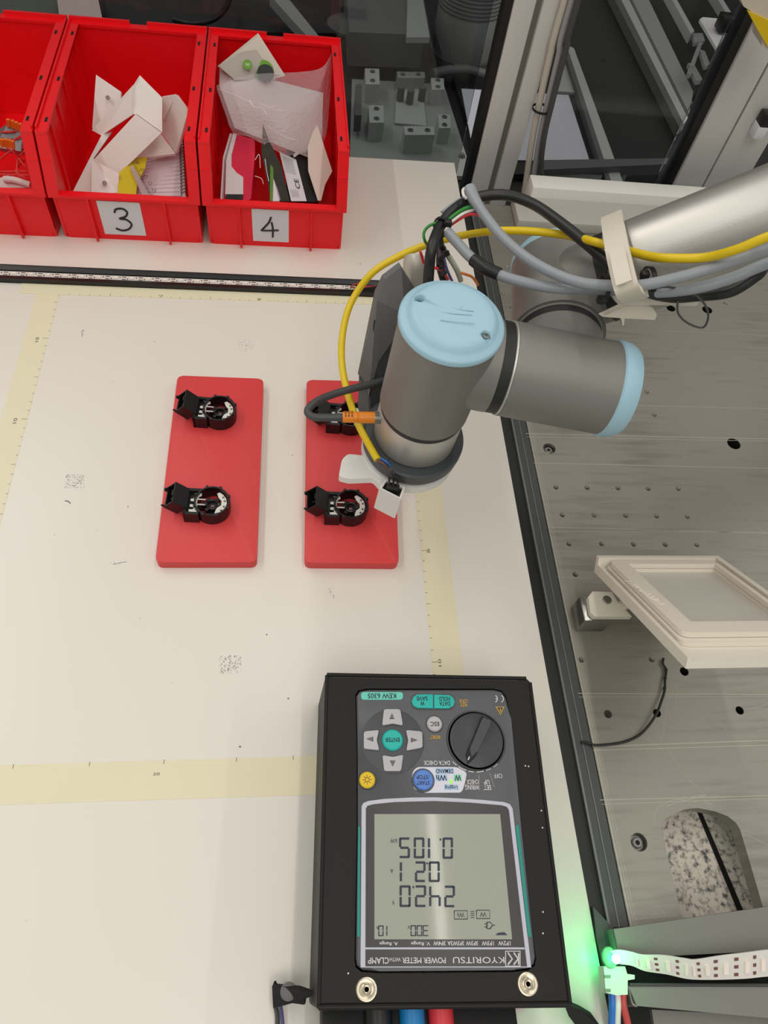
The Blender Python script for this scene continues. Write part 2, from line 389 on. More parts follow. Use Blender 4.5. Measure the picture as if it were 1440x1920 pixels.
for dx, wd in ((.12, .03), (.32, .015), (.5, .01)):
    b.faces.new([b.verts.new((x_, y_, .006)) for x_, y_ in ((PXL + dx - wd, -27), (PXL + dx + wd, -27), (PXL + dx + wd, 20), (PXL + dx - wd, 20))])
obj('milled_line', b, M_line, plate, smooth=False, kind='stuff', label='pale milled and scribed lines across the plate')
b = nb()
for pts in ([(1225, 1545), (1232, 1518), (1262, 1500), (1290, 1500), (1325, 1490)], [(1250, 1511), (1275, 1503), (1298, 1498), (1322, 1492)], [(1300, 1503), (1320, 1502), (1338, 1511)], [(1390, 1566), (1405, 1568), (1440, 1585)], [(1188, 1724), (1230, 1720), (1270, 1716)],
            [(1300, 1150), (1350, 1250), (1440, 1350)], [(1320, 1490), (1280, 1450), (1250, 1400)], [(1340, 1350), (1400, 1400), (1440, 1440)], [(1270, 1500), (1300, 1494), (1322, 1488)], [(1400, 1330), (1425, 1325), (1440, 1318)]):
    tube(b, [P(u, v, .0) for u, v in pts], .014, n=4, k=5)
rs = random.Random(3)
for _ in range(110):
    x_, y_ = rs.uniform(47.5, 100), rs.uniform(-18, 45) if rs.random() < .4 else rs.uniform(-26, -6)
    if 49 < x_ < 58 and -28 < y_ < -17: continue
    a_ = rs.choice((-1.1, -.9, .2, 1.2, -.6)) + rs.uniform(-.15, .15); l_ = rs.uniform(.6, 3.5); d_ = V(math.cos(a_), math.sin(a_), 0) * l_; n_ = V(-d_.y, d_.x, 0).normalized() * .006; p_ = V(x_, y_, .005)
    b.faces.new([b.verts.new(q) for q in (p_ - n_, p_ + d_ - n_, p_ + d_ + n_, p_ + n_)])
obj('scratch', b, M_line, plate, kind='stuff', label='bright curved scratches on the plate')

foam = thing('speckled_panel', 'speckled white and grey insulation panel seen through the slot in the plate', 'panel', (53, -23, -8))
m = mat('speckled_foam', (215, 207, 192), .8, bump=1, bscale=160); n = m.node_tree.nodes; L = m.node_tree.links
tc = n.new('ShaderNodeTexCoord'); nz = n.new('ShaderNodeTexNoise'); nz.inputs['Scale'].default_value = 230; nz.inputs['Detail'].default_value = 8; nz.inputs['Roughness'].default_value = .65; L.new(tc.outputs['Object'], nz.inputs[0])
cr = n.new('ShaderNodeValToRGB'); cr.color_ramp.elements[0].position = .34; cr.color_ramp.elements[0].color = (.08, .08, .082, 1); cr.color_ramp.elements[1].position = .52; cr.color_ramp.elements[1].color = (s2l(225), s2l(216), s2l(200), 1)
L.new(nz.outputs[0], cr.inputs[0]); L.new(cr.outputs[0], n['Principled BSDF'].inputs['Base Color'])
obj('panel_sheet', boxx(nb(), 46, 70, -27.5, -10, -4.6, -4), m, foam)
obj('dark_stripe', slab(nb(), [P(1306, 1518, -3.9), P(1313, 1516, -3.9), P(1400, 1722, -3.9), P(1389, 1722, -3.9)], .06), M_void, foam)

# wire lying on the plate
b = nb(); tube(b, [P(u, v, z) for u, v, z in ((1244, 1234, .25), (1243, 1245, .2), (1249, 1256, .2), (1247, 1275, .3), (1246, 1295, .4), (1240, 1315, .5), (1231, 1338, .6), (1215, 1362, .5), (1196, 1380, .3), (1170, 1391, .2), (1140, 1396, .15), (1115, 1397, .14), (1104, 1393, .15), (1090, 1391, .2))], .1, n=8)
for u, v in ((1249, 1256), (1247, 1272), (1246, 1290), (1112, 1397)): box(b, P(u, v, .25), (.28, .2, .22), bev=.08)
single('thin_cable', b, M_cblack, 'thin black cable curving over the plate to the bench rail', 'cable', loc=P(1231, 1338, .1))

# ------------------------------------------------------------------ tilted white frame on bracket
fr = thing('tilted_frame', 'tilted white plastic tray frame with empty window above the metal plate', 'frame', (48.5, -2, 0))
O = P(1117, 1053, 4.0); A_ = V(1, 0, 0); Bv = V(0, -1.0, .80).normalized(); N_ = A_.cross(-Bv).normalized()
if N_.z < 0: N_ = -N_
def T(a, b_, n_=0): return O + A_ * a + Bv * b_ + N_ * n_
def fhit(u, v, n_=0.0):
    d = RM @ Vector(((u - 720) / FPX, -(v - 960) / FPX, -1)); p0 = T(0, 0, n_); t = (p0 - CAM).dot(N_) / d.dot(N_); q = CAM + d * t - p0
    return q.dot(A_), q.dot(Bv)
def frect(u, v, n_=0): return fhit(u, v, n_)
WT = fhit(1345, 1054)[0]; HT = fhit(1300, 1230)[1]
WT = max(WT, 10.5)
M_fr = mat('white_tray_plastic', (222, 214, 198), .42)
def ftri(bm, a0, a1, b0, b1, n0, n1):
    vs = [T(a0, b0, n0), T(a1, b0, n0), T(a1, b1, n0), T(a0, b1, n0)]; return poly(bm, vs, N_ * (n1 - n0))
obj('tray_base', ftri(nb(), 0, WT, 0, HT, -.9, -.35), M_fr, fr)
for (a0, a1, b0, b1) in ((0, WT, 0, .45), (WT - .45, WT, 0.45, HT)):
    obj('tray_rim', ftri(nb(), a0, a1, b0, b1, -.35, .55), M_fr, fr)
obj('tray_rim', ftri(nb(), 0, .3, .45, HT, -.35, -.1), M_fr, fr)
ia0, ib0 = .75, .75; ib1 = HT - 2.2; ia1 = WT - .6
def floop(a0, b0, a1, b1, r): return rounded([(a0, b0, 0), (a1, b0, 0), (a1, b1, 0), (a0, b1, 0)], r, 4)
def fring(name, outer, inner, n0, n1, m, parent):
    b = nb(); holed(b, outer, [inner], n0, n1)
    for v in b.verts: v.co = T(v.co.x, v.co.y, v.co.z)
    return obj(name, b, m, parent)
wa0, wb0, wa1, wb1 = 2.1, 1.4, ia1 - .5, ib1 - 1.5
fring('window_frame', floop(ia0 - .25, ib0 - .1, ia1, ib1 + .55, .8), floop(wa0, wb0, wa1, wb1, .05), -.33, 0, M_fr, fr)
fring('window_frame', floop(ia0, ib0, ia1 - .1, ib1, .7), floop(wa0, wb0, wa1, wb1, .05), .04, .42, M_fr, fr)
obj('window_panel', ftri(nb(), wa0 - .2, wa1 + .2, wb0 - .2, wb1 + .2, -.36, -.31), mat('pale_panel', (196, 192, 180), .4), fr)
# embossed faint handwriting strokes on the frame's left border
b = nb()
for (u, v) in ((1176, 1090), (1184, 1096), (1190, 1099), (1197, 1104), (1204, 1109), (1212, 1113), (1218, 1118), (1226, 1123), (1233, 1127), (1239, 1131)):
    a0, b0 = fhit(u, v, .43); pts = [T(a0 + dx, b0 + dy, .44) for dx, dy in ((-.2, -.1), (0, random.uniform(-.2, .2)), (.15, .1), (.3, random.uniform(-.2, .2)))]
    tube(b, pts, .02, n=4, k=3)
obj('embossed_writing', b, mat('pale_gloss', (240, 236, 224), .25), fr, kind='stuff')
# arm and screw that carry the tray
az = 2.9
obj('support_arm', slab(nb(), [P(1103, 1119, az), P(1111, 1109, az), P(1147, 1110, az), P(1158, 1128, az), P(1185, 1156, az), P(1115, 1156, az), P(1107, 1148, az)], .55), M_fr, fr)
p = P(1138, 1125, az + .02); sc1 = obj('cap_screw', lathe(nb(), [(.36, -.05), (.36, .06), (.3, .1), (.17, .1), (.15, .02), (0, .02)], p, (0, 0, 1), 24), M_steel, fr)
q0 = P(1160, 1140, az - .3)
b = nb(); tube(b, [q0, q0 + V(2.5, 1.4, .3), T(2.0, 2.5, -1.0)], .45, n=10); tube(b, [T(2.0, 2.5, -1.0), T(WT * .5, 3, -1.1), V(60, -3, 2.0), V(62, 0, .5)], .4, n=8)
obj('support_rod', b, M_fr, fr)
bk = thing('clamp_block', 'small machined aluminium block holding the white tray arm', 'block', (47, -4, 0))
bb = nb(); pts = [P(1087, 1183, 0), P(1136, 1183, 0), P(1151, 1150, 0), P(1097, 1148, 0)]
x0, x1, y0, y1 = 47.0, 49.4, -5.0, -2.9
obj('block_body', boxx(bb, x0, x1, y0, y1, 0, 2.3, bev=.05), mat('block_metal', (150, 148, 142), .22, metal=.9), bk)
obj('block_screw', lathe(nb(), [(.3, 0), (.3, .08), (.14, .08), (.12, .02), (0, .02)], (47.55, -3.5, 2.3), (0, 0, 1), 18), M_steel, bk)

# ------------------------------------------------------------------ red storage bins
def make_bin(label, loc, rz):
    t = thing('storage_bin', label, 'storage bin', (0, 0, 0), 'red storage bins in a row at the back of the bench')
    b = nb(); W = 15.0; H = 10.8
    side = [(.55, 0), (.3, .5), (.1, 5.5), (1.75, H), (23.2, H), (22.7, .3), (22.4, 0)]
    for x0 in (.3, W - .55): poly(b, [V(x0, y, z) for y, z in side], (.25, 0, 0))
    front = [(.9, 0), (.3, 1.0), (.3, 5.5), (W - .3, 5.5), (W - .3, 1.0), (W - .9, 0)]
    poly(b, [V(x, .45 - z * .06, z) for x, z in front], (0, .22, 0))
    boxx(b, .4, W - .4, 22.6, 22.85, 0, H); boxx(b, .5, W - .5, .5, 22.7, .0, .25)
    obj('bin_body', b, M_red, t)
    b = nb()
    for x0 in (0, W - 1.1):
        poly(b, [V(x0, y, z) for y, z in ((-.25, 5.2), (-.25, 5.6), (1.6, 11.05), (23.4, 11.05), (23.4, 10.75), (1.85, 10.75), (.15, 5.2))], (1.1, 0, 0))
    boxx(b, 1.1, W - 1.1, 22.4, 23.4, 10.75, 11.05); boxx(b, 1.1, W - 1.1, -.3, .55, 5.25, 5.55)
    for x0, x1 in ((0, 6.5), (8.4, W)): boxx(b, x0, x1, 23.1, 23.4, 11.0, 11.45)
    boxx(b, 0, .18, 2.0, 23.3, 11.0, 11.3); boxx(b, W - .18, W, 2.0, 23.3, 11.0, 11.3)
    for x0 in (.02, W - 1.0): box(b, (x0 + .5, .75, 8.6), (.96, .12, .1)); box(b, (x0 + .5, 1.55, 10.9), (.96, .16, .3))
    obj('bin_rim', b, M_red, t)
    for x in (3.6, 11.2):
        b = nb(); boxx(b, x, x + .22, -.22, .35, .1, 5.3, bev=.04); obj('front_rib', b, M_red, t)
    first = {}
    def many(nm, o_, m_, dx, dy, make):
        if nm not in first: first[nm] = obj(nm, make(), m_, t); return
        c = first[nm].copy(); C.objects.link(c); c.parent = t; c.location = (dx * .01, dy * .01, 0)
    for x in (0, W - 1.3):
        for y in (4.5, 8.5, 12.5, 16.5, 20): many('inner_rib', 0, M_red, x, y - 4.5, lambda: boxx(nb(), .5, .8, 4.5, 4.95, .3, 10.5))
    for x in (0, W - 1.5):
        for y in (3.6, 11.0, 20.3): many('rim_slot', 0, M_void, x, y - 3.6, lambda: box(nb(), (.75, 3.6, 11.065), (.24, .75, .03)))
    return t
BINS = [((14.1, 40.7, 0), 'red storage bin marked 4, holding a plastic bag and pink device'), ((-1.1, 40.45, 0), 'red storage bin marked 3, holding white printed brackets'), ((-16.3, 40.15, 0), 'red storage bin cut off at the left edge, holding red wires')]
RZB = math.radians(1.0)
bin4 = make_bin(BINS[0][1], *BINS[0][:1], 0); bin4.location = V(*BINS[0][0]) * .01; bin4.rotation_euler = (0, 0, RZB)
bin3 = dup(bin4, BINS[1][0], RZB, BINS[1][1]); bin2 = dup(bin4, BINS[2][0], RZB, BINS[2][1])
def card(par, x0, x1, z0, z1, strokes, name, shear=0.):
    fy = lambda z: .45 - z * .06 - .03
    b = nb(); pts = [V(x0 + shear * (z1 - z0), fy(z0), z0), V(x1 + shear * (z1 - z0), fy(z0), z0), V(x1, fy(z1), z1), V(x0, fy(z1), z1)]
    poly(b, pts, (0, -.03, 0)); LOC[par.name] = Vector((0, 0, 0)); c = obj('label_card', b, M_card, par)
    b = nb()
    for st in strokes:
        tube(b, [V(x0 + (x1 - x0) * s, fy(z0 + (z1 - z0) * t) - .04, z0 + (z1 - z0) * t) for s, t in st], .11, n=8, k=6)
    obj('handwritten_digit', b, M_blackp, c, label='handwritten black numeral ' + name)
card(bin4, 5.0, 8.9, .7, 4.9, [[(.52, .78), (.45, .6), (.27, .38), (.27, .35), (.5, .36), (.72, .38)], [(.53, .62), (.56, .4), (.55, .15)]], '4', .0)
card(bin3, 4.5, 8.8, .7, 4.9, [[(.36, .68), (.42, .78), (.58, .8), (.66, .7), (.6, .57), (.45, .5), (.6, .48), (.7, .35), (.62, .2), (.45, .14), (.3, .2)]], '3', .0)

# ------------------------------------------------------------------ things in bin 3 (pixel, height above bench)
def Q(*pts): return [P(*p) for p in pts]
G3 = 'white printed brackets in the bin marked 3'
def bracket(label, panels, holes_=(), t=.3):
    th = thing('printed_bracket', label, 'bracket', P(*panels[0][0]), G3)
    for pl in panels: obj('panel', slab(nb(), Q(*pl), t), M_print, th)
    for (u, v, z, d) in holes_:
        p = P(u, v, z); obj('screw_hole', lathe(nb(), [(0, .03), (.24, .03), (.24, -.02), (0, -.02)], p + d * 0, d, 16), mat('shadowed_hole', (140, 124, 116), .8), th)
    return th
bracket('large Z-shaped white bracket lying on top of the pile in bin 3',
        [[(250, 160, 10.4), (262, 141, 10.6), (304, 183, 9.6), (304, 248, 7.2), (256, 214, 8.2), (250, 214, 8.2)],
         [(254, 214, 8.4), (303, 249, 7.2), (222, 327, 3.4), (174, 301, 4.4)],
         [(250, 159, 10.2), (250, 214, 8.0), (190, 254, 5.6), (172, 244, 6.0)]], t=.28)
bracket('white bracket with one screw hole sticking up at the left of bin 3', [[(180, 140, 8.6), (227, 172, 8.0), (226, 196, 7.0), (174, 242, 5.2), (173, 238, 5.4)]], [(202, 183, 7.8, V(0, -.5, .8))], .35)
bracket('box-shaped white bracket at the right of bin 3 with ragged open end',
        [[(330, 178, 9.4), (353, 209, 8.8), (330, 287, 4.2), (303, 250, 5.0), (305, 226, 6.2)], [(304, 182, 8.9), (330, 178, 9.3), (327, 184, 9.0), (306, 228, 6.4)], [(302, 251, 5.0), (329, 288, 4.2), (280, 294, 3.9), (256, 296, 3.8)]], t=.3)
bracket('white bracket with one screw hole standing against the front wall of bin 3',
        [[(172, 298, 5.0), (223, 325, 4.4), (222, 362, 3.0), (171, 361, 3.2)], [(191, 252, 5.8), (210, 247, 5.6), (176, 296, 4.4), (172, 360, 2.4), (137, 358, 2.4)]], [(196, 343, 3.9, V(0, -.5, .8))], .3)
M_note = mat('notebook_paper', (214, 200, 204), .7)
nbk = thing('spiral_notebook', 'open ruled notebook with wire spiral at the right in bin 3', 'notebook', P(300, 340, 1))
NQ = [(252, 372, 1.6), (268, 290, 2.6), (344, 262, 3.4), (349, 374, 1.8)]
def nq(s, t, up=0):
    a, b_, c, d = [P(*p) for p in NQ]; lo = a.lerp(d, s); hi = b_.lerp(c, s); return lo.lerp(hi, t) + V(0, 0, up)
obj('page', slab(nb(), [nq(0, 0), nq(0, 1), nq(1, 1), nq(1, 0)], .25), M_note, nbk)
b = nb()
for i in range(13): tube(b, [nq(.02, .05 + i * .072, .03), nq(.9, .05 + i * .072, .03)], .022, n=4, smooth=False)
obj('ruled_line', b, mat('ruled_ink', (150, 130, 150), .7), nbk, kind='stuff')
b = nb()
for i in range(18):
    t = .04 + i * .053; tube(b, [nq(.9, t, .05), nq(.94, t, .5), nq(.99, t + .01, .55), nq(1.0, t + .02, .0)], .045, n=6, k=4)
obj('spiral_wire', b, mat('spiral_steel', (90, 84, 84), .3, metal=.7), nbk, kind='stuff')
M_yp = mat('yellow_plastic', (206, 182, 20), .4)
single('yellow_protractor', slab(nb(), Q((221, 372, 3.4), (221, 326, 3.9), (252, 296, 4.4), (276, 294, 4.4), (272, 314, 4.1), (257, 345, 3.6), (254, 374, 3.3)), .12), M_yp, 'yellow plastic drawing tool half hidden under the white brackets', 'drawing tool', loc=P(240, 330, 3))
rl = thing('clear_ruler', 'clear plastic ruler lying across notebook and yellow tool in bin 3', 'ruler', P(260, 340, 4))
obj('ruler_blade', slab(nb(), Q((243, 313, 4.5), (249, 309, 4.5), (284, 372, 3.6), (270, 374, 3.6)), .1), mat('clear_acrylic', (196, 176, 176), .15, alpha=.55), rl)
for i, s in enumerate(('9', '10', '11', '12', '13')):
    u, v = 253 + i * 8, 303 + i * 13.0
    p = P(u, v + 4, 4.6 - i * .18); text('ruler_number', s, p, p + V(.35, -.15, 0), .4, M_blackp, rl, up=(.3, .8, .3))
b = nb()
for i in range(22):
    a0 = P(248 + i * 1.6, 306 + i * 3.0, 4.64 - i * .04); tube(b, [a0, a0 + V(.35 if i % 5 == 0 else .2, .12, .02)], .02, n=4, smooth=False)
obj('ruler_tick', b, M_blackp, rl, kind='stuff')

# ------------------------------------------------------------------ things in bin 4
cd = thing('folded_card', 'beige folded card with green logo standing at the back of bin 4', 'card', P(470, 120, 9))
obj('card_back', slab(nb(), Q((484, 62, 11.8), (535, 142, 8.5), (462, 160, 8.0), (408, 124, 10.2)), .06), mat('beige_card', (212, 200, 184), .6), cd)
obj('card_insert', slab(nb(), Q((410, 124, 10.35), (452, 97, 11.0), (481, 93, 11.2), (518, 150, 8.9), (440, 150, 9.0)), .04), mat('grey_card', (176, 168, 156), .6), cd)
p = P(465, 124, 10.45); nrm = V(.0, -.55, .83)
def disc(center, n_, r, m, par, name, r1=0, h=.02, seg=24): return obj(name, lathe(nb(), [(r1, 0), (r, 0), (r, h), (r1, h)] + ([(r1, 0)] if r1 else []), center, n_, seg), m, par)
M_lg = mat('logo_green', (96, 150, 20), .5)
disc(P(464, 121, 10.5), (0, -.6, .8), .52, M_lg, cd, 'logo_disc')
pw = P(464, 121, 10.53); text('logo_letter', 'm', pw + V(.22, .12, .14), pw + V(-.22, .12, .14), .28, M_whitew, cd, up=(0, -.8, -.6), lift=-.06)
disc(P(494, 132, 9.75), (0, -.6, .8), 1.15, M_lg, cd, 'logo_ring'); disc(P(498, 137, 9.8), (0, -.6, .8), .95, M_blackp, cd, 'logo_spot')
single('paper_sheet', slab(nb(), Q((412, 126, 9.6), (440, 132, 9.4), (606, 174, 8.6), (603, 280, 5.0), (590, 300, 4.2), (440, 240, 5.5), (411, 160, 8.4)), .05), mat('mauve_paper', (212, 198, 194), .7), 'folded pale paper sheet inside the clear plastic bag in bin 4', 'paper', loc=P(500, 200, 6))
# translucent bag: grid surface between traced edges
m = bpy.data.materials.new('milky_polythene'); m.use_nodes = True; n = m.node_tree.nodes; L = m.node_tree.links
tr = n.new('ShaderNodeBsdfTransparent'); pb = n['Principled BSDF']; pb.inputs['Base Color'].default_value = (.62, .55, .56, 1); pb.inputs['Roughness'].default_value = .22
mx = n.new('ShaderNodeMixShader'); mx.inputs[0].default_value = .33; L.new(tr.outputs[0], mx.inputs[1]); L.new(pb.outputs[0], mx.inputs[2]); L.new(mx.outputs[0], n['Material Output'].inputs[0])
nz = n.new('ShaderNodeTexNoise'); nz.inputs['Scale'].default_value = 30; bp = n.new('ShaderNodeBump'); bp.inputs['Strength'].default_value = .5; bp.inputs['Distance'].default_value = .004; L.new(nz.outputs[0], bp.inputs['Height']); L.new(bp.outputs[0], pb.inputs['Normal'])
def sheet(rows, k=5, amp=.12):
    b = nb(); R = [catmull([P(*p) for p in r], k) for r in rows]; cols = list(zip(*R)); G = [catmull(list(c), 4) for c in cols]; vs = []
    for i, col in enumerate(G):
        vs.append([b.verts.new(p + V(0, 0, amp * math.sin(i * 1.1 + j * .9) * math.sin(j * .7))) for j, p in enumerate(col)])
    for A, B in zip(vs, vs[1:]):
        for j in range(len(A) - 1): b.faces.new((A[j], A[j + 1], B[j + 1], B[j]))
    return b
bag = thing('plastic_bag', 'crumpled translucent plastic bag filling the back of bin 4', 'bag', P(510, 200, 6))
obj('front_film', sheet([[(406, 160, 9.9), (470, 140, 10.1), (560, 135, 10.0), (604, 126, 10.4), (624, 94, 11.0)],
                         [(408, 172, 9.7), (460, 178, 9.6), (530, 190, 9.4), (590, 190, 9.0), (622, 130, 9.8)],
                         [(418, 200, 8.8), (470, 205, 8.8), (530, 225, 8.4), (590, 225, 7.6), (618, 190, 8.0)],
                         [(430, 235, 7.4), (480, 240, 7.2), (530, 262, 6.8), (570, 270, 6.0), (612, 250, 6.0)],
                         [(438, 252, 6.4), (480, 262, 6.2), (530, 290, 5.4), (560, 288, 5.2), (600, 285, 4.6)]]), m, bag)
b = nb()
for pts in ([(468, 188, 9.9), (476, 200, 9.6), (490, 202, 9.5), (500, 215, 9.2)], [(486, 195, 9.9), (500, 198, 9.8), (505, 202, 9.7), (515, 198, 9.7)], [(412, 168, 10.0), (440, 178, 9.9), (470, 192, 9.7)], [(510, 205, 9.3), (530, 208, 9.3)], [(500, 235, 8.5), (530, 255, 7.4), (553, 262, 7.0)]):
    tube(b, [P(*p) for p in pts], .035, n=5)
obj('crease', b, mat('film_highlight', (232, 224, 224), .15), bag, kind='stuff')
pk = thing('pink_device', 'pink and white rounded plastic device standing at the left of bin 4', 'device', P(445, 330, 1))
obj('shell', slab(nb(), rounded(Q((441, 251, 5.2), (478, 262, 5.0), (478, 290, 4.6), (470, 376, 3.0), (420, 376, 3.0), (432, 280, 4.6)), .5), 1.4), mat('pink_plastic', (226, 40, 76), .35), pk)
obj('white_cover', slab(nb(), Q((437, 250, 5.35), (444, 251, 5.35), (434, 290, 4.75), (434, 312, 4.3), (444, 324, 4.0), (456, 332, 3.8), (456, 364, 3.5), (422, 364, 3.5), (424, 300, 4.5)), .3), mat('white_gloss', (226, 222, 220), .3), pk)
obj('side_strip', slab(nb(), Q((431, 250, 5.2), (435, 251, 5.2), (420, 300, 4.4), (416, 376, 3.1), (413, 376, 3.1), (418, 295, 4.4)), .5), mat('white_gloss', (226, 222, 220), .3), pk)
obj('foot_pad', slab(nb(), Q((424, 364, 3.5), (456, 365, 3.5), (454, 374, 3.3), (422, 373, 3.3)), .2), M_blackp, pk)
cg = thing('charger_block', 'black charger with white rating label in the middle of bin 4', 'charger', P(560, 340, 1))
obj('charger_body', slab(nb(), rounded(Q((538, 280, 4.4), (578, 284, 4.2), (598, 378, 3.0), (536, 378, 3.0)), .25), 1.6), M_blackp, cg)
lb = obj('rating_label', slab(nb(), Q((524, 285, 4.55), (555, 299, 4.45), (575, 377, 3.2), (546, 377, 3.2)), .04), M_card, cg)
lq = Q((524, 285, 4.6), (555, 299, 4.5), (575, 377, 3.25), (546, 377, 3.25))
def lp(s, t, up=.0): return lq[3].lerp(lq[0], t).lerp(lq[2].lerp(lq[1], t), s) + V(0, 0, up)
text('printed_text', 'CE', lp(.8, .28), lp(.8, .5), .5, M_blackp, cg, up=lp(.2, .3) - lp(.8, .3), lift=.03)
b = nb()
for i in range(9): tube(b, [lp(.15, .93 - i * .04, .03), lp(.75, .93 - i * .04, .03)], .015, n=4, smooth=False)
for i in range(5): tube(b, [lp(.15 + i * .1, .08, .03), lp(.15 + i * .1, .24, .03)], .015, n=4, smooth=False)
obj('label_print', b, mat('faint_ink', (120, 120, 122), .6), cg, kind='stuff')
b = nb(); 
for k in range(2): tube(b, [P(550 + k, 291 + k * 3, 4.9), P(562, 284 + k * 3, 5.0), P(577, 281 + k * 3, 5.0)], .09, n=8)
obj('white_cord', b, M_whitew, cg)
pkt = thing('foil_packet', 'dark glossy packet with green edge between pink device and charger', 'packet', P(510, 320, 2))
obj('packet_front', slab(nb(), Q((493, 233, 6.8), (504, 262, 6.4), (527, 310, 4.9), (543, 377, 3.1), (508, 377, 3.1), (490, 285, 5.4)), .3), mat('dark_foil', (58, 54, 44), .2, metal=.4, var=.5, vscale=60), pkt)
obj('green_edge', slab(nb(), Q((507, 295, 5.2), (512, 312, 4.8), (515, 377, 3.25), (506, 377, 3.25)), .3), mat('leaf_green', (84, 130, 24), .4), pkt)
obj('packet_label', slab(nb(), Q((513, 335, 4.3), (527, 372, 3.1), (524, 377, 3.3), (512, 377, 3.3)), .2), M_card, pkt)
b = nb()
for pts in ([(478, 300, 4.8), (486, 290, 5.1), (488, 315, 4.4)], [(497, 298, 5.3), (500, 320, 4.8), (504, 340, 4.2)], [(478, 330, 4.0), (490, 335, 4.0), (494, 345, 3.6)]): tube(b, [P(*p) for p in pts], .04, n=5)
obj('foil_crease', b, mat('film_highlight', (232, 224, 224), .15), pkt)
single('torn_card', slab(nb(), Q((593, 229, 7.2), (601, 252, 6.6), (604, 262, 6.2), (623, 321, 4.6), (610, 345, 3.8), (602, 376, 3.2), (596, 376, 3.2), (578, 320, 4.6), (577, 275, 6.0)), .08), mat('beige_card', (212, 200, 184), .6), 'torn beige card leaning against the right wall of bin 4', 'card', loc=P(600, 300, 4))

# ------------------------------------------------------------------ things in bin 2 (left edge)
M_cl = mat('grey_clear_plastic', (120, 116, 118), .25)
M_lev = mat('orange_lever', (230, 110, 30), .4)
for lab, pts, lv in (('grey wire connector block with four orange levers standing in the left bin', [(-6, 245, 6.0), (14, 232, 6.2), (42, 240, 6.0), (40, 262, 5.2), (0, 258, 5.4)], [(14, 222), (22, 224), (29, 227), (36, 230)]),
                     ('grey wire connector block with four curved orange levers lying in the left bin', [(-6, 258, 5.2), (30, 252, 5.4), (42, 262, 5.2), (40, 284, 4.4), (22, 281, 4.4), (-6, 276, 4.6)], [(2, 259), (9, 259), (16, 260), (22, 262)])):
    t = thing('wire_connector', lab, 'wire connector', P(15, 260, 4), 'wire connector blocks in the left bin')
    obj('connector_body', slab(nb(), Q(*pts), 1.2), M_cl, t)
    for u, v in lv:
        a = P(u, v + 14, 6.1); c = P(u - 2, v, 7.0); obj('lever', slab(nb(), [a, a + V(.35, 0, 0), c + V(.35, 0, 0), c], .25), M_lev, t)
b = nb()
for pts in ([(-10, 243, 5.5), (15, 241, 5.8), (42, 243, 5.5), (70, 250, 5)], [(-10, 249, 5.5), (20, 247, 5.9), (45, 249, 5.3), (72, 255, 5)], [(12, 276, 4.8), (30, 290, 4.2), (45, 310, 3.4), (60, 322, 2.8)], [(-6, 306, 3.2), (10, 290, 4.0), (30, 280, 4.4), (50, 276, 4.6)],
            [(38, 256, 5.6), (24, 266, 5.6), (26, 280, 5), (36, 295, 4), (46, 300, 3.6)], [(-8, 322, 2.6), (20, 322, 2.8), (55, 321, 2.8)], [(-8, 327, 2.5), (20, 328, 2.6), (55, 329, 2.6)], [(46, 282, 4.4), (33, 300, 3.6), (34, 325, 2.8), (50, 335, 2.4)], [(46, 300, 3), (30, 318, 3), (38, 335, 2.4)]):
    tube(b, [P(*p) for p in pts], .11, n=8)
single('red_wire_bundle', b, mat('salmon_wire', (210, 50, 44), .45), 'loose tangle of thin red wires in the left bin', 'wire', loc=P(30, 300, 3))
b = nb(); slab(b, Q((-8, 336, 2.6), (14, 329, 3.2), (38, 335, 3.0), (58, 352, 2.4), (0, 352, 2.2)), .3); tube(b, Q((8, 336, 3.0), (28, 338, 3.0), (56, 347, 2.6)), .35, n=10)
single('rolled_paper', b, M_paper, 'small roll of white paper at the front of the left bin', 'paper', loc=P(20, 340, 2))

# ------------------------------------------------------------------ red printed plates with black motor brush holders
def plate_thing(label, px):
    c = [P(u, v, z) for u, v, z in px]; loc = sum(c, V(0, 0, 0)) / 4; loc.z = 0
    pts = rounded([V(q.x, q.y, 0) for q in c], .55, 5)
    t = prism(nb(), [(q.x, q.y) for q in pts], 0.01, 1.0, bev=.07)
    return single('mounting_plate', t, M_redplate, label, 'plate', 'red printed plates on the bench', loc=loc)
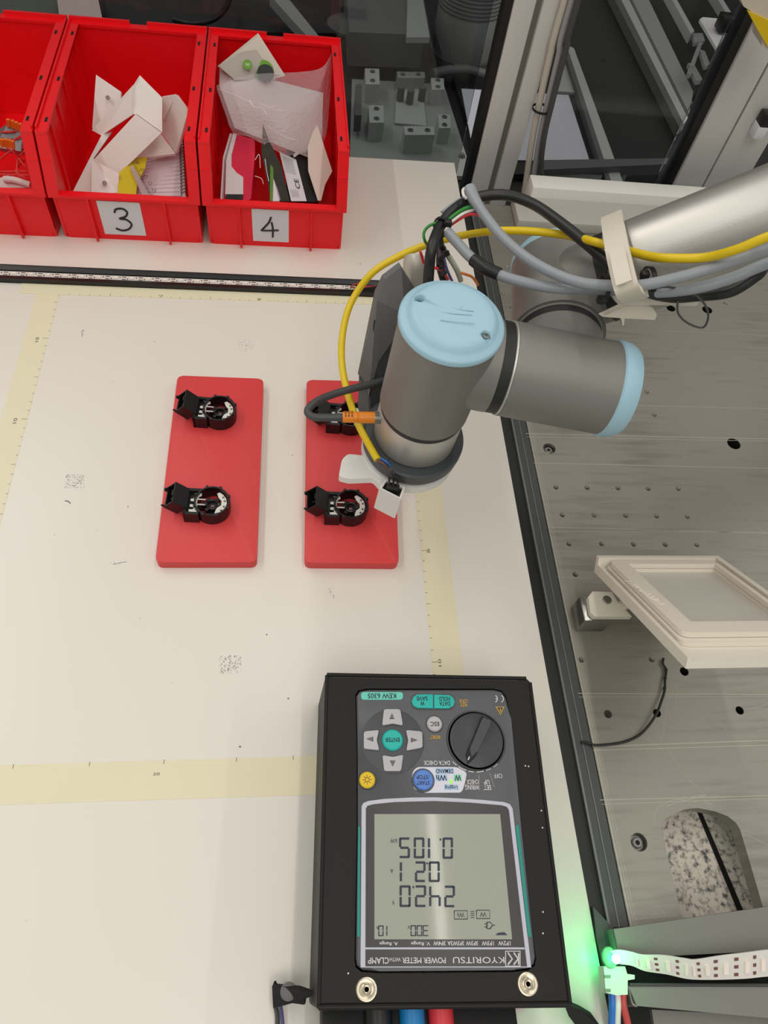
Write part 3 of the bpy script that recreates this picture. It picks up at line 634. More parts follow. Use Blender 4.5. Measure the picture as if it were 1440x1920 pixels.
# corners measured on the top face
plate_thing('left red rounded plate carrying two black sensor holders', [(333, 704, 1), (494, 710, 1), (481, 1054, 1), (291, 1054, 1)])
plate_thing('right red rounded plate carrying two holders, partly under the robot tool', [(575, 712, 1), (735, 716, 1), (748, 1057, 1), (571, 1055, 1)])
M_hold = mat('gloss_black_plastic', (16, 15, 16), .35, spec=.5)
def holder_proto(loc, rz, label):
    z0 = 0
    t = thing('sensor_holder', label, 'sensor holder', (0, 0, 0), 'black sensor holders on the red plates')
    b = nb(); lathe(b, [(1.45, 0), (1.5, 1.1), (1.44, 1.4), (1.3, 1.4), (1.28, .15), (1.45, 0)], (0, 0, 0), (0, 0, 1), 40); obj('ring_wall', b, M_hold, t)
    b = nb()
    for a in range(0, 360, 45): box(b, (1.42 * math.cos(math.radians(a + 22)), 1.42 * math.sin(math.radians(a + 22)), 1.36), (.26, .24, .22), rot=Euler((0, 0, math.radians(a + 22))), bev=.03)
    obj('ring_tab', b, M_hold, t)
    b = nb(); boxx(b, -2.2, -.95, .95, 1.2, 0, 1.3); boxx(b, -2.2, -.95, -1.35, -1.1, 0, 1.3); boxx(b, -2.2, -2.0, -1.35, 1.2, 0, 1.3); boxx(b, -2.1, -1.2, -1.3, 1.1, 0, .9); obj('side_block', b, M_hold, t)
    # pale metal contact boards
    b = nb(); prism(b, [(.55, -1.05), (.75, -.95), (.62, -.6), (.8, -.3), (.8, -.08), (1.2, -.08), (1.2, .1), (.8, .1), (.8, .3), (.6, .55), (.75, .95), (.5, 1.1), (1.0, .68), (1.18, .2), (1.18, -.2), (1.0, -.66)][::-1] if False else [(.45, -1.08), (.85, -.85), (1.1, -.5), (1.2, 0), (1.1, .5), (.8, .88), (.5, 1.08), (.3, .95), (.5, .5), (.75, .25), (.75, -.2), (.45, -.45), (.3, -.95)], .98, 1.06); ct = obj('contact_board', b, mat('contact_metal', (226, 222, 212), .35, metal=.2), t)
    for x, y in ((.85, .6), (1.0, .25), (.98, -.3), (.8, -.66)): obj('rivet', lathe(nb(), [(0, 1.12), (.07, 1.12), (.1, 1.06), (0, 1.06)], (x, y, 0), (0, 0, 1), 10), M_steel, ct)
    b = nb(); prism(b, [(-1.75, -1.0), (-1.05, -1.05), (-.95, -.75), (-1.15, -.6), (-1.15, -.3), (-.55, -.3), (-.55, -.22), (-1.2, -.2), (-1.2, .2), (-.55, .22), (-.55, .3), (-1.15, .3), (-1.1, .5), (-.9, .6), (-.95, .85), (-1.45, .85), (-1.4, .3), (-1.75, .25), (-1.75, .05), (-1.4, .0), (-1.4, -.25), (-1.75, -.3), (-1.75, -.5), (-1.4, -.55), (-1.45, -.75), (-1.8, -.8)], 1.08, 1.14); obj('contact_board', b, M_pcb, t)
    b = nb(); lathe(b, [(.5, .15), (.52, .9), (.44, .95), (.36, .9), (.36, .55), (0, .5)], (0, 0, 0), (0, 0, 1), 28); boxx(b, -.9, -.45, -.22, .22, .3, .95, bev=.04); boxx(b, .45, .85, -.2, .2, .3, .95, bev=.04); boxx(b, -.2, .2, -1.25, -.5, .05, .5, bev=.03); boxx(b, -1.25, 1.25, -.18, .2, .02, .3)
    for s in (-1, 1): box(b, (s * .38, -.48, .6), (.26, .3, .5), rot=Euler((0, 0, s * .6)), bev=.03); box(b, (s * .38, .48, .6), (.26, .3, .5), rot=Euler((0, 0, -s * .6)), bev=.03)
    hub = obj('hub', b, M_hold, t)
    b = nb(); tube(b, [V(-.12, .1, .57), V(0, .0, .57), V(.12, .12, .57)], .025, n=5, smooth=False); tube(b, [V(-.02, .0, .57), V(-.12, -.12, .57), V(0, -.2, .57), V(.12, -.12, .57), V(.0, .0, .57)], .025, n=5)
    obj('embossed_mark', b, mat('mark_pink', (214, 150, 140), .5), hub)
    # tilted rectangular plug shroud, open end pointing left and up
    R = Euler((0, math.radians(43), 0)); o = V(-1.95, .15, 1.25); b = nb()
    def sh(c, d): box(b, o + R.to_matrix() @ V(*c), d, rot=R, bev=.03, seg=1)
    sh((-.7, 0, 0), (1.45, 1.95, .12)); sh((-.65, 0, -1.2), (1.3, 1.95, .12)); sh((-.7, .92, -.6), (1.4, .12, 1.3)); sh((-.7, -.92, -.6), (1.4, .12, 1.3)); sh((-.05, 0, -.6), (.14, 1.9, 1.3))
    sh((-1.45, .7, -1.2), (.3, .3, .12)); sh((-1.5, -.92, -1.1), (.35, .12, .2)); sh((-1.45, -.1, -.02), (.18, .5, .12)); sh((-.6, -.2, -.6), (1.0, .12, .5))
    obj('plug_shroud', b, M_hold, t)
    t.location = Vector(loc) * .01; t.rotation_euler = (0, 0, rz)
    return t
HC = [((413, 778), 'upper black holder with white contacts on the left red plate'), ((399, 951), 'lower black holder with white contacts on the left red plate'), ((657, 956), 'lower black holder on the right red plate beside the white block'), ((657, 789), 'upper black holder on the right red plate under the orange plug')]
p = P(*HC[0][0], 1.4); h0 = holder_proto((p.x, p.y, 1.0), math.radians(-4), HC[0][1])
for (uv, lab), rz in zip(HC[1:], (-3, -2, -4)):
    p = P(*uv, 1.4); dup(h0, (p.x, p.y, 1.0), math.radians(rz), lab)

# ------------------------------------------------------------------ robot arm
rb = thing('jointed_robot', 'grey jointed robot arm with pale blue joint caps reaching in from the right', 'robot arm', (43, 6, 18))
AX6 = V(-.034, .077, -1).normalized(); TOP = V(33.24, 5.64, 23.27)
def up6(prof, m, name, parent=rb, n=64, ang=35): return obj(name, lathe(nb(), prof, TOP, AX6, n), m, parent, ang=ang)
up6([(0, .05), (3.2, .05), (3.2, 8.35), (0, 8.35)], M_rgrey, 'wrist_housing')
up6([(0, 8.35), (3.06, 8.35), (3.06, 8.95), (0, 8.95)], M_rubber, 'seal_ring')
up6([(0, 8.95), (3.1, 8.95), (3.1, 12.1), (3.0, 12.25), (0, 12.25)], M_flange, 'tool_flange')
cap = up6([(0, -.75), (2.0, -.75), (2.35, -.72), (2.6, -.6), (2.78, -.35), (2.95, -.18), (3.2, -.12), (3.3, 0), (3.3, .28), (3.22, .3), (0, .3)], M_blue, 'joint_cap', ang=50)
# lobes at the three screw pockets of the cap
b = nb()
for (u, v) in ((785, 568), (911, 630), (903, 545)):
    q = P(u, v, TOP.z + .45); cyl(b, q - AX6 * 2, q - AX6 * -.25, .33, 20)
cut = obj('cutter', b, M_blue, cap); md = cap.modifiers.new('pocket', 'BOOLEAN'); md.operation = 'DIFFERENCE'; md.object = cut; md.solver = 'EXACT'
bpy.context.view_layer.update(); nm_ = bpy.data.meshes.new_from_object(cap.evaluated_get(bpy.context.evaluated_depsgraph_get())); cap.modifiers.clear(); cap.data = nm_; bpy.data.objects.remove(cut)
for u, v in ((785, 568), (911, 630)):
    obj('screw_head', lathe(nb(), [(0, .04), (.08, .04), (.1, .1), (.2, .1), (.2, 0), (0, 0)], P(u, v, TOP.z + .3) + AX6 * .05, -AX6, 16), M_steel, cap)
b = nb(); cz = TOP.z + .77
for pts in ([(833, 553), (860, 556), (888, 560)], [(838, 573), (860, 580), (888, 583)], [(826, 585), (850, 588), (885, 590)], [(826, 600), (850, 603), (890, 606)], [(850, 560), (858, 568), (868, 572), (862, 578)]):
    tube(b, [P(u, v, cz) for u, v in pts], .025, n=5)
obj('embossed_line', b, M_blue, cap, kind='stuff')
# joint 5: horizontal body
A5 = V(1, -.155, -.055).normalized(); S5 = V(37.55, 5.9, 19.1)
def h5(prof, m, name, parent=rb): return obj(name, lathe(nb(), prof, S5, A5, 64), m, parent)
h5([(0, -4.4), (3.0, -4.4), (3.08, -1.2), (3.08, -.75), (0, -.75)], M_rgrey, 'wrist_housing')
h5([(0, -.75), (3.05, -.75), (3.05, -.05), (0, -.05)], M_rubber, 'seal_ring')
h5([(0, -.05), (3.0, -.05), (3.12, .0), (3.12, .12), (3.0, .14), (0, .14)], M_flange, 'clamp_ring')
h5([(0, .14), (3.14, .14), (3.14, 7.1), (0, 7.1)], M_rgrey, 'wrist_housing')
c5 = h5([(0, 7.1), (3.15, 7.1), (3.26, 7.2), (3.26, 7.5), (3.18, 8.0), (2.95, 8.4), (2.5, 8.6), (0, 8.65)], M_blue, 'joint_cap')
# collar linking joint 5 to the forearm end
A4 = V(.16, 1, 0).normalized(); S4 = V(42.3, 9.75, 18.4)
def h4(prof, m, name, parent=rb, n=64): return obj(name, lathe(nb(), prof, S4, A4, n), m, parent)
h4([(0, -5), (3.0, -5), (3.04, -.7), (0, -.7)], M_rgrey, 'wrist_housing')
h4([(0, -.7), (3.02, -.7), (3.02, -.08), (0, -.08)], M_rubber, 'seal_ring')
h4([(0, -.08), (3.08, -.08), (3.08, .06), (0, .06)], M_flange, 'clamp_ring')
h4([(0, .06), (3.3, .06), (3.3, 7.1), (0, 7.1)], M_rgrey, 'elbow_housing')
h4([(0, 7.1), (3.32, 7.1), (3.38, 7.25), (3.36, 7.6), (3.1, 8.1), (2.7, 8.4), (0, 8.45)], M_blue, 'joint_cap')
# forearm
ph = math.radians(38); hx = V(1, -.16, 0).normalized(); AF = (hx * math.cos(ph) + V(0, 0, 1) * math.sin(ph)).normalized(); SF = S4 + A4 * 4.2
def hf(prof, m, name): return obj(name, lathe(nb(), prof, SF, AF, 72), m, rb)
hf([(0, 0), (3.0, 0), (3.05, 3.6), (0, 3.6)], M_rgrey, 'forearm_socket')
hf([(0, 3.6), (3.1, 3.6), (3.1, 4.3), (0, 4.3)], M_rubber, 'seal_ring')
hf([(0, 4.3), (2.95, 4.3), (3.2, 4.5), (3.2, 4.9), (3.05, 5.4), (3.15, 5.8), (0, 5.8)], M_flange, 'tube_collar')
hf([(0, 5.6), (3.25, 5.6), (3.25, 19.8), (0, 19.8)], M_alu, 'forearm_tube')
hf([(0, 19.8), (3.3, 19.8), (3.3, 20.3), (0, 20.3)], mat('pinkish_ring', (180, 130, 122), .5), 'tube_band')
hf([(0, 20.3), (3.5, 20.3), (3.5, 27), (0, 27)], M_rgrey, 'elbow_housing')
EC = SF + AF * 24
obj('elbow_housing', lathe(nb(), [(0, -4), (3.6, -4), (3.6, 5), (0, 5)], EC, A4, 48), M_rgrey, rb)
obj('joint_cap', lathe(nb(), [(0, -5), (2.8, -5), (3.4, -4.5), (3.7, -4), (0, -4)], EC, A4, 48), M_blue, rb)
# upper arm down to the base column, outside the picture on the right
b = nb(); U1 = EC + A4 * 6; cyl(b, EC + A4 * 4, U1 + A4 * 3, 3.7, 32); cyl(b, U1, V(92, 25, 24), 3.6, 32); cyl(b, V(92, 25, 24), V(92, 25, 0), 4.6, 32); cyl(b, V(92, 25, 1.5), V(92, 25, 0), 6.4, 32)
obj('base_column', b, M_rgrey, rb)

# ------------------------------------------------------------------ tool on the flange
tool = thing('gripper_tool', 'charcoal and white gripper tool bolted under the robot flange', 'gripper', (33.5, 6.3, 4.4))
F0 = TOP + AX6 * 12.28
def tl(prof, m, name, parent=tool): return obj(name, lathe(nb(), prof, F0, AX6, 64), m, parent)
tl([(0, 0), (3.7, 0), (3.85, .12), (3.85, .55), (0, .55)], M_adapt, 'adapter_disc')
tl([(0, .6), (3.8, .6), (3.8, 1.15), (0, 1.15)], M_adapt, 'adapter_disc')
tl([(0, 1.15), (3.5, 1.15), (3.5, 1.8), (0, 1.8)], mat('grey_disc', (150, 150, 148), .45), 'spacer_disc')
tl([(0, 1.8), (3.72, 1.8), (3.72, 2.6), (0, 2.6)], mat('white_tool_plastic', (226, 224, 218), .5, bump=.3, bscale=800, stretch=(.05, 1, 1)), 'base_disc')
M_tw = MATS['white_tool_plastic']
zl = F0.z - 2.0
lug = rounded([P(u, v, zl) for u, v in ((700, 856), (652, 851), (641, 862), (635, 893), (655, 898), (700, 896), (730, 930), (740, 890))], .25, 4)
obj('side_lug', slab(nb(), lug, .65), M_tw, tool)
# white square socket with black plug
zc = F0.z - 1.4; a_, b_, c_, d_ = P(711, 915, zc), P(722, 898, zc), P(760, 914, zc), P(752, 936, zc)
b = nb(); cen = (a_ + b_ + c_ + d_) / 4
def inset(p, f): return cen + (p - cen) * f
o2 = [(q.x, q.y) for q in (a_, b_, c_, d_)]; i2 = [(q.x, q.y) for q in (inset(a_, .8), inset(b_, .8), inset(c_, .8), inset(d_, .8))]
holed(b, o2, [i2], zc - 2.9, zc)
for q in b.verts:
    if q.co.z < zc - 1: q.co += V(-.1, .1, 0)
obj('square_socket', b, M_tw, tool)
b = nb(); prism(b, [(inset(q, .78).x, inset(q, .78).y) for q in (a_, b_, c_, d_)], zc - 1.2, zc - .25); pc = obj('black_plug', b, M_blackp, tool)
b = nb(); box(b, cen + V(0, 0, .0), (.9, .5, .7), rot=Euler((0, 0, -.35)), bev=.04); obj('plug_core', b, M_blackp, pc)
for dx in (-.3, 0, .3):
    s = cen + V(dx, -dx * .35, .3); obj('plug_wire', tube(nb(), [s, s + V(0, .35, .5), P(738 + dx * 8, 890, F0.z + .2), P(735, 882, F0.z + .4)], .08, n=8), M_blackp, pc)
# tall charcoal housing at the side of the wrist
hs = thing('camera_housing', 'tall charcoal angular housing mounted beside the robot wrist', 'housing', (30, 10, 8))
fp = [(707, 563, 18.6), (722, 524, 19.6), (752, 500, 20.2), (760, 590, 17.5), (752, 616, 16.8), (711, 676, 14.0), (700, 740, 11.6), (690, 800, 9.6), (706, 846, 8.6), (680, 800, 8.8), (690, 740, 11.0)]
front = Q((707, 563, 18.6), (722, 524, 19.6), (752, 500, 20.4), (760, 590, 17.6), (752, 617, 16.6), (710, 677, 14.2), (692, 742, 11.6))
back = Q((704, 550, 18.8), (718, 520, 19.8), (750, 496, 20.6), (790, 560, 18.0), (785, 600, 16.8), (740, 670, 13.5), (672, 706, 12.4))
b = nb(); A = [b.verts.new(p) for p in front]; B = [b.verts.new(p + V(0, .6, -.3)) for p in back]
b.faces.new(A); b.faces.new(B[::-1])
for i in range(7): b.faces.new((A[i], A[(i + 1) % 7], B[(i + 1) % 7], B[i]))
bmesh.ops.triangulate(b, faces=b.faces)
obj('housing_body', b, M_housing, hs, ang=20)
b = nb(); slab(b, Q((692, 742, 11.6), (673, 706, 12.2), (671, 760, 10.2), (680, 815, 8.6), (700, 830, 8.4), (712, 800, 9.0), (703, 770, 10.2)), 1.4); obj('housing_foot', b, M_housing, hs, ang=20)
b = nb(); slab(b, Q((710, 677, 14.1), (752, 617, 16.5), (764, 640, 15.4), (736, 690, 13.0), (722, 770, 10.4), (716, 830, 8.8), (700, 826, 8.6), (694, 742, 11.5)), .5); obj('inner_wall', b, M_adapt, hs, ang=20)
b = nb()
for v0 in (600, 650): tube(b, Q((703 - (v0 - 600) * .02, v0, 17.2 - (v0 - 600) * .045), (701, v0 + 15, 16.6 - (v0 - 600) * .045), (702, v0 + 30, 16.0 - (v0 - 600) * .045)), .06, n=6)
obj('vent_slot', b, M_void, hs)
b = nb(); c0 = V(34.3, 13.6, 10); tube(b, [P(783, 600, 14), P(781, 540, 17), P(781, 500, 18.6), P(783, 484, 19)], 1.0, n=28, k=6, radii=lambda t: 1.0 if t < .93 else 1.0 - (t - .93) * 4)
single('beige_cylinder', b, mat('beige_metal', (190, 184, 170), .4, metal=.3), 'beige rounded cylinder between charcoal housing and black cable', 'cylinder', loc=P(783, 600, 14))

# ------------------------------------------------------------------ cables on the robot
def cable(name, pts, r, m, label, cat='cable', n=14, k=8, radii=None):
    q = [P(*p) for p in pts]
    if pts[-1][0] == 1450: q += [q[-1] + AF * 4 + V(0, -.6, .6)]
    return single(name, tube(nb(), q, r, n, k, radii=radii), m, label, cat, loc=q[0])
cable('signal_cable', [(708, 862, 11.2), (694, 838, 11.3), (672, 796, 11.5), (654, 745, 12), (642, 690, 12.5), (641, 640, 13.2), (650, 590, 14.2), (668, 550, 15.2), (700, 510, 16.6), (745, 482, 17.6), (795, 461, 18.4), (860, 443, 20.2), (930, 433, 22), (1000, 434, 22.8), (1060, 441, 23.4), (1120, 455, 25.2), (1180, 471, 25.5), (1215, 480, 26.2), (1250, 484, 27), (1320, 483, 28), (1380, 468, 29.5), (1450, 440, 31)], .27, M_yel, 'long yellow cable looping from the tool over the robot arm')
q = [P(*p) for p in ((708, 860, 11.2), (722, 868, 11.2), (732, 880, 10.6), (737, 893, 10))]
single('blue_core_wire', tube(nb(), [p_ + V(.1, .1, 0) for p_ in q], .09, 8), M_bluew, 'blue core wire emerging from the yellow cable end', 'wire', loc=q[0])
single('brown_core_wire', tube(nb(), [p_ + V(-.08, -.1, 0) for p_ in q], .08, 8), M_brown, 'brown core wire emerging from the yellow cable end', 'wire', loc=q[0])
cable('flat_grey_cable', [(880, 356, 24), (892, 378, 24), (912, 408, 24), (942, 445, 24), (985, 482, 24.2), (1035, 511, 24.5), (1085, 529, 24.9), (1135, 535, 25.3), (1200, 535, 25.9), (1270, 521, 26.8), (1340, 501, 27.8), (1400, 482, 28.8), (1450, 465, 29.8)], .4, M_cgrey, 'upper thick grey cable with frayed end near the post',
      radii=lambda t: .34 + .16 * max(0, 1 - t * 9))
cable('grey_cable', [(840, 436, 22.5), (858, 456, 22.6), (878, 478, 22.8), (905, 500, 23), (940, 517, 23.1), (985, 530, 23.3), (1040, 540, 23.5), (1100, 542, 23.8), (1160, 545, 24.3), (1230, 548, 25), (1300, 541, 26), (1370, 522, 27), (1450, 490, 28.4)], .35, M_cgrey, 'lower grey cable with black sleeve below the yellow cable')
cable('cable_sleeve', [(888, 487, 22.9), (905, 500, 23), (918, 507, 23.05), (936, 515, 23.1)], .44, M_blackp, 'glossy black heat-shrink sleeve around the lower grey cable', 'sleeve')
cable('black_hose', [(806, 600, 17), (803, 545, 20), (805, 500, 21.5), (811, 460, 22.6), (828, 420, 22.5), (858, 388, 23), (900, 369, 23.4), (950, 366, 23.6), (1000, 383, 23.8), (1050, 417, 24.2), (1100, 457, 24.4), (1150, 500, 24.4), (1200, 540, 25.0), (1255, 556, 24.6), (1310, 554, 24.6), (1370, 546, 25.8), (1420, 515, 27), (1450, 490, 28)], .37, M_cblack, 'thick black cable arching above the blue joint cap')
sc_ = thing('sensor_cable', 'dark grey cable with orange plug screwed into the flange side', 'cable', P(645, 782, 12))
obj('cable_jacket', tube(nb(), Q((760, 690, 13), (735, 705, 12.8), (700, 719, 12.9), (660, 729, 13.2), (620, 741, 13.4), (592, 754, 13.6), (577, 770, 13.6), (586, 781, 13.6), (610, 783, 13.6), (650, 782, 13.6)), .28, 14), M_cdark, sc_)
p0, p1 = P(642, 782, 13.6), P(702, 783, 13.6); ax = p1 - p0
pl = obj('plug_body', lathe(nb(), [(0, 0), (.36, 0), (.4, .1), (.4, 1.05), (.36, 1.1), (.42, 1.15), (.42, ax.length), (0, ax.length)], p0, ax, 24), M_orange, sc_)
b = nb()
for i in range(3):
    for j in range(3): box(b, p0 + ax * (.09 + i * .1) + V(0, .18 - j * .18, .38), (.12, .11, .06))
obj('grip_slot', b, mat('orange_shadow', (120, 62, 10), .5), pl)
b = nb(); lathe(b, [(0, 0), (.42, 0), (.42, .6), (.3, .65), (.3, 1.2), (0, 1.2)], p1, ax, 20)
for i in range(20):
    a = i * math.pi / 10; box(b, p1 + ax.normalized() * .3 + V(0, math.cos(a), math.sin(a)) * .42, (.55, .05, .05))
obj('knurled_nut', b, M_steel, sc_)
# thin coloured wires at the bundle
for nm, m, lab, pts in (
    ('green_wire', M_green, 'green wire beside the black cable below the frayed grey end', [(836, 420, 22.6), (850, 405, 23), (870, 392, 23.4), (892, 386, 23.6)]),
    ('white_wire', M_whitew, 'white wire between the green and red wires at the bundle', [(838, 424, 22.6), (852, 412, 23), (872, 399, 23.3), (895, 392, 23.5)]),
    ('purple_wire', M_purp, 'purple wire next to the red wire at the bundle top', [(840, 424, 22.4), (858, 408, 22.9), (878, 398, 23.2), (900, 398, 23.5)]),
    ('red_wire', M_redw, 'red wire arching lowest under the grey cable end', [(842, 424, 22.4), (860, 412, 22.9), (880, 402, 23.2), (902, 404, 23.5)]),
    ('green_loop_wire', M_green, 'thin green wire looping left of the black cable', [(822, 416, 22.6), (804, 424, 22.5), (795, 436, 22.2), (796, 450, 21.8), (803, 462, 21)]),
    ('orange_wire', M_orangew, 'thin orange wire curving right of the blue cap', [(858, 510, 20), (872, 514, 19.8), (886, 520, 19.4), (896, 534, 18.6)]),
    ('thin_grey_wire', M_cgrey, 'thin grey wire running outside the black arching cable', [(828, 398, 22.8), (845, 385, 23), (862, 374, 23.2), (885, 367, 23.5)]),
    ('red_lead', M_redw, 'red lead on the right side of the bundle above the blue cap', [(815, 502, 21.6), (826, 506, 21.2), (834, 514, 20.8), (840, 524, 20.2)]),
    ('red_stub_wire', M_redw, 'short red wire left of the black cable over the beige cylinder', [(788, 472, 21.4), (791, 482, 21.0), (794, 494, 20.6)]),
    ('dark_wire', M_cblack, 'dark wire in the bundle right of the black cable', [(822, 440, 21.6), (826, 470, 21), (826, 500, 20.4), (834, 530, 19)]),
    ('purple_lead', M_purp, 'purple lead inside the bundle above the blue cap', [(828, 455, 21.4), (832, 480, 21), (838, 505, 20.4), (848, 528, 19.4)]),
    ('pale_tube', mat('pale_green_tube', (176, 180, 160), .4), 'pale tube on the right side of the wire bundle', [(832, 468, 21.2), (844, 485, 20.8), (856, 505, 20.2), (864, 526, 19.2)]),
    ('white_stub_wire', M_whitew, 'short white wire curl at the frayed grey cable end', [(874, 352, 24), (868, 356, 24.2), (869, 366, 24.2), (874, 372, 24)])):
    cable(nm, pts, {'pale_tube': .2, 'green_wire': .14, 'dark_wire': .3}.get(nm, .1), m, lab, 'wire', n=8)
b = nb()
for i in range(7): box(b, P(829 + random.uniform(-6, 8), 440 + i * 12, 21.4), (.5, .35, .3), rot=Euler((random.random(), random.random(), random.random())), bev=.05)
single('connector_cluster', b, M_blackp, 'cluster of small black wire plugs beside the thick black cable', 'connector', loc=P(829, 470, 21))
def zip_tie(pc, dirv, r, label, head, sq=1.0):
    t = thing('zip_tie', label, 'zip tie', pc, 'black zip ties on the cables')
    d = Vector(dirv).normalized(); b = nb(); lathe(b, [(r, -.14), (r + .08, -.14), (r + .08, .14), (r, .14), (r, -.14)], pc, d, 24); o = obj('tie_band', b, M_blackp, t)
    obj('tie_head', box(nb(), head, (.5, .45, .4), bev=.05), M_blackp, t)
zip_tie(P(829, 423, 22.4), P(838, 403, 22.4) - P(820, 440, 22.4), .55, 'black zip tie around the cable bundle beside the green wire', P(840, 418, 23.0))
zip_tie(P(1133, 540, 24.2), V(1, 0, .1), .8, 'black zip tie left of the cream clip', P(1127, 562, 24.2))
zip_tie(P(1216, 528, 25.2), V(1, .1, .1), .85, 'black zip tie right of the cream clip', P(1209, 515, 25.8))
b = nb(); tube(b, Q((1215, 542, 25.6), (1250, 538, 25.8), (1290, 546, 25.6), (1318, 566, 25), (1328, 592, 24), (1318, 614, 23), (1290, 606, 23), (1272, 588, 23.6), (1270, 566, 24.6)), .07, n=8)
single('loose_wire_loop', b, M_cdark, 'thin grey wire loop hanging below the cream bracket', 'wire', loc=P(1300, 590, 24))

# cream printed cable clip around the forearm
cl = thing('cable_clip', 'cream printed cable clip strapped around the silver forearm', 'clip', P(1160, 480, 25))
def strap(pts, w, t):
    b = nb(); c = catmull([P(*p) for p in pts], 5); vs = []
    for i, p in enumerate(c):
        tg = (c[min(i + 1, len(c) - 1)] - c[max(i - 1, 0)]).normalized(); s = AF; nn = s.cross(tg).normalized()
        vs.append([b.verts.new(p + s * a + nn * h) for a, h in ((-w, 0), (w, 0), (w, t), (-w, t))])
    for A, B in zip(vs, vs[1:]):
        for i in range(4): b.faces.new((A[i], A[(i + 1) % 4], B[(i + 1) % 4], B[i]))
    b.faces.new(vs[0][::-1]); b.faces.new(vs[-1]); return b
obj('clip_band', strap([(1146, 400, 24.6), (1146, 408, 25.4), (1150, 430, 26.5), (1157, 470, 26.8), (1166, 510, 26.8), (1174, 540, 26.5), (1182, 556, 25.7), (1196, 564, 24.6)], .68, .45), M_cream, cl, ang=60)
obj('clip_band', strap([(1156, 464, 27.25), (1163, 500, 27.25), (1170, 530, 27.0)], .45, .15), M_cream, cl, ang=60)
obj('clip_foot', slab(nb(), rounded(Q((1148, 555, 24), (1180, 552, 24.4), (1225, 545, 24.2), (1300, 558, 23.6), (1311, 566, 23.5), (1305, 574, 23.4), (1230, 572, 23.4), (1160, 572, 23.2)), .1), .5), M_cream, cl)
obj('clip_foot', slab(nb(), Q((1130, 594, 22.4), (1185, 568, 23), (1225, 578, 22.6), (1232, 590, 22.2), (1228, 600, 22.0), (1170, 597, 22)), .6), M_cream, cl)
obj('clip_prong', slab(nb(), Q((1164, 596, 22), (1171, 596, 22), (1170, 610, 21.5), (1167, 610, 21.5)), .3), M_cream, cl)
# block standing on the plate under the wrist
st = thing('support_post', 'short square metal post standing on the plate below the cream clip', 'post', P(1180, 625, 0))
b = nb(); pA = [P(1150, 600, 3), P(1210, 596, 3), P(1230, 600, 3), P(1180, 640, 3)]
obj('post_body', boxx(b, 50.0, 52.6, 18.0, 20.6, 0, 4.5, bev=.05), M_steel, st)

# ------------------------------------------------------------------ power meter and case
ZF = 6.5
def F(u, v, z=ZF): return P(u, v, z)
cs = thing('meter_case', 'black leatherette carrying case wrapped around the power meter', 'case', F(830, 1600, 0))
co = rounded([V(*F(u, v)[:2], 0) for u, v in ((613, 1263), (984, 1270), (995, 1280), (1070, 1885), (597, 1891))], .3, 4)
mo_px = [(668, 1306), (674, 1297), (690, 1294), (925, 1294), (940, 1298), (948, 1310), (957, 1350), (966, 1450), (976, 1560), (990, 1690), (1003, 1795), (1000, 1808), (988, 1816), (960, 1819), (710, 1821), (680, 1819), (669, 1810), (667, 1796), (671, 1560), (671, 1420)]
mo = [V(*F(u, v)[:2], 0) for u, v in mo_px]
cen = sum(mo, V(0, 0, 0)) / len(mo)
hole = [cen + (q - cen) * 1.012 for q in mo]
M_case = mat('black_leatherette', (20, 19, 19), .5, spec=.3, bump=.15, bscale=700)
obj('case_top', holed(nb(), [(q.x, q.y) for q in co], [[(q.x, q.y) for q in hole]], ZF - .25, ZF), M_case, cs)
b = nb(); holed(b, [(q.x, q.y) for q in co], [[((cen + (q - cen) * 1.012).x, (cen + (q - cen) * 1.012).y) for q in co]], 0.01, ZF - .26)
for v_ in b.verts:
    if v_.co.z < 1 and v_.co.x < cen.x: v_.co.x -= .25
obj('case_wall', b, M_case, cs)
b = nb(); e0, e1 = F(613, 1266, ZF), F(598, 1888, ZF); tube(b, [e0 + V(0, 0, -.05), e1 + V(0, 0, -.05)], .13, n=10, smooth=False)
tube(b, [F(613, 1265), F(986, 1272)], .13, n=10, smooth=False); tube(b, [F(597, 1888), F(1069, 1883)], .16, n=10, smooth=False); tube(b, [F(994, 1280), F(1069, 1883)], .12, n=10, smooth=False)
obj('piping', b, M_case, cs)
b = nb()
for i in range(60):
    t = i / 60; p = F(625 + 350 * t, 1270 + 6 * t, ZF + .02); box(b, p, (.14, .04, .03))
obj('stitching', b, mat('grey_thread', (70, 68, 66), .7), cs, kind='stuff')
M_brass = mat('pale_brass', (196, 186, 164), .28, metal=.9)
for u, v in ((687, 1855), (989, 1845)):
    s = obj('snap_button', lathe(nb(), [(0, .0), (.1, .0), (.13, .18), (.2, .2), (.23, .08), (.3, .05), (.46, .12), (.57, .1), (.61, 0), (0, -.01)], F(u, v), (0, 0, 1), 32), M_brass, cs)
b = nb()
for u, v in ((653, 1825), (1015, 1520), (1018, 1710), (1018, 1750), (985, 1436), (991, 1437), (1017, 1552)): lathe(b, [(0, .04), (.05, .02), (.05, 0), (0, 0)], F(u, v), (0, 0, 1), 6)
obj('dust_speck', b, M_card, cs, kind='stuff')
b = nb(); lo = [F(610, 1893, 3.2), F(1008, 1893, 3.2)]
boxx(b, 25.7, 36.9, -34, -29.0, .6, 4.2, bev=.2); obj('case_flap', b, M_case, cs)

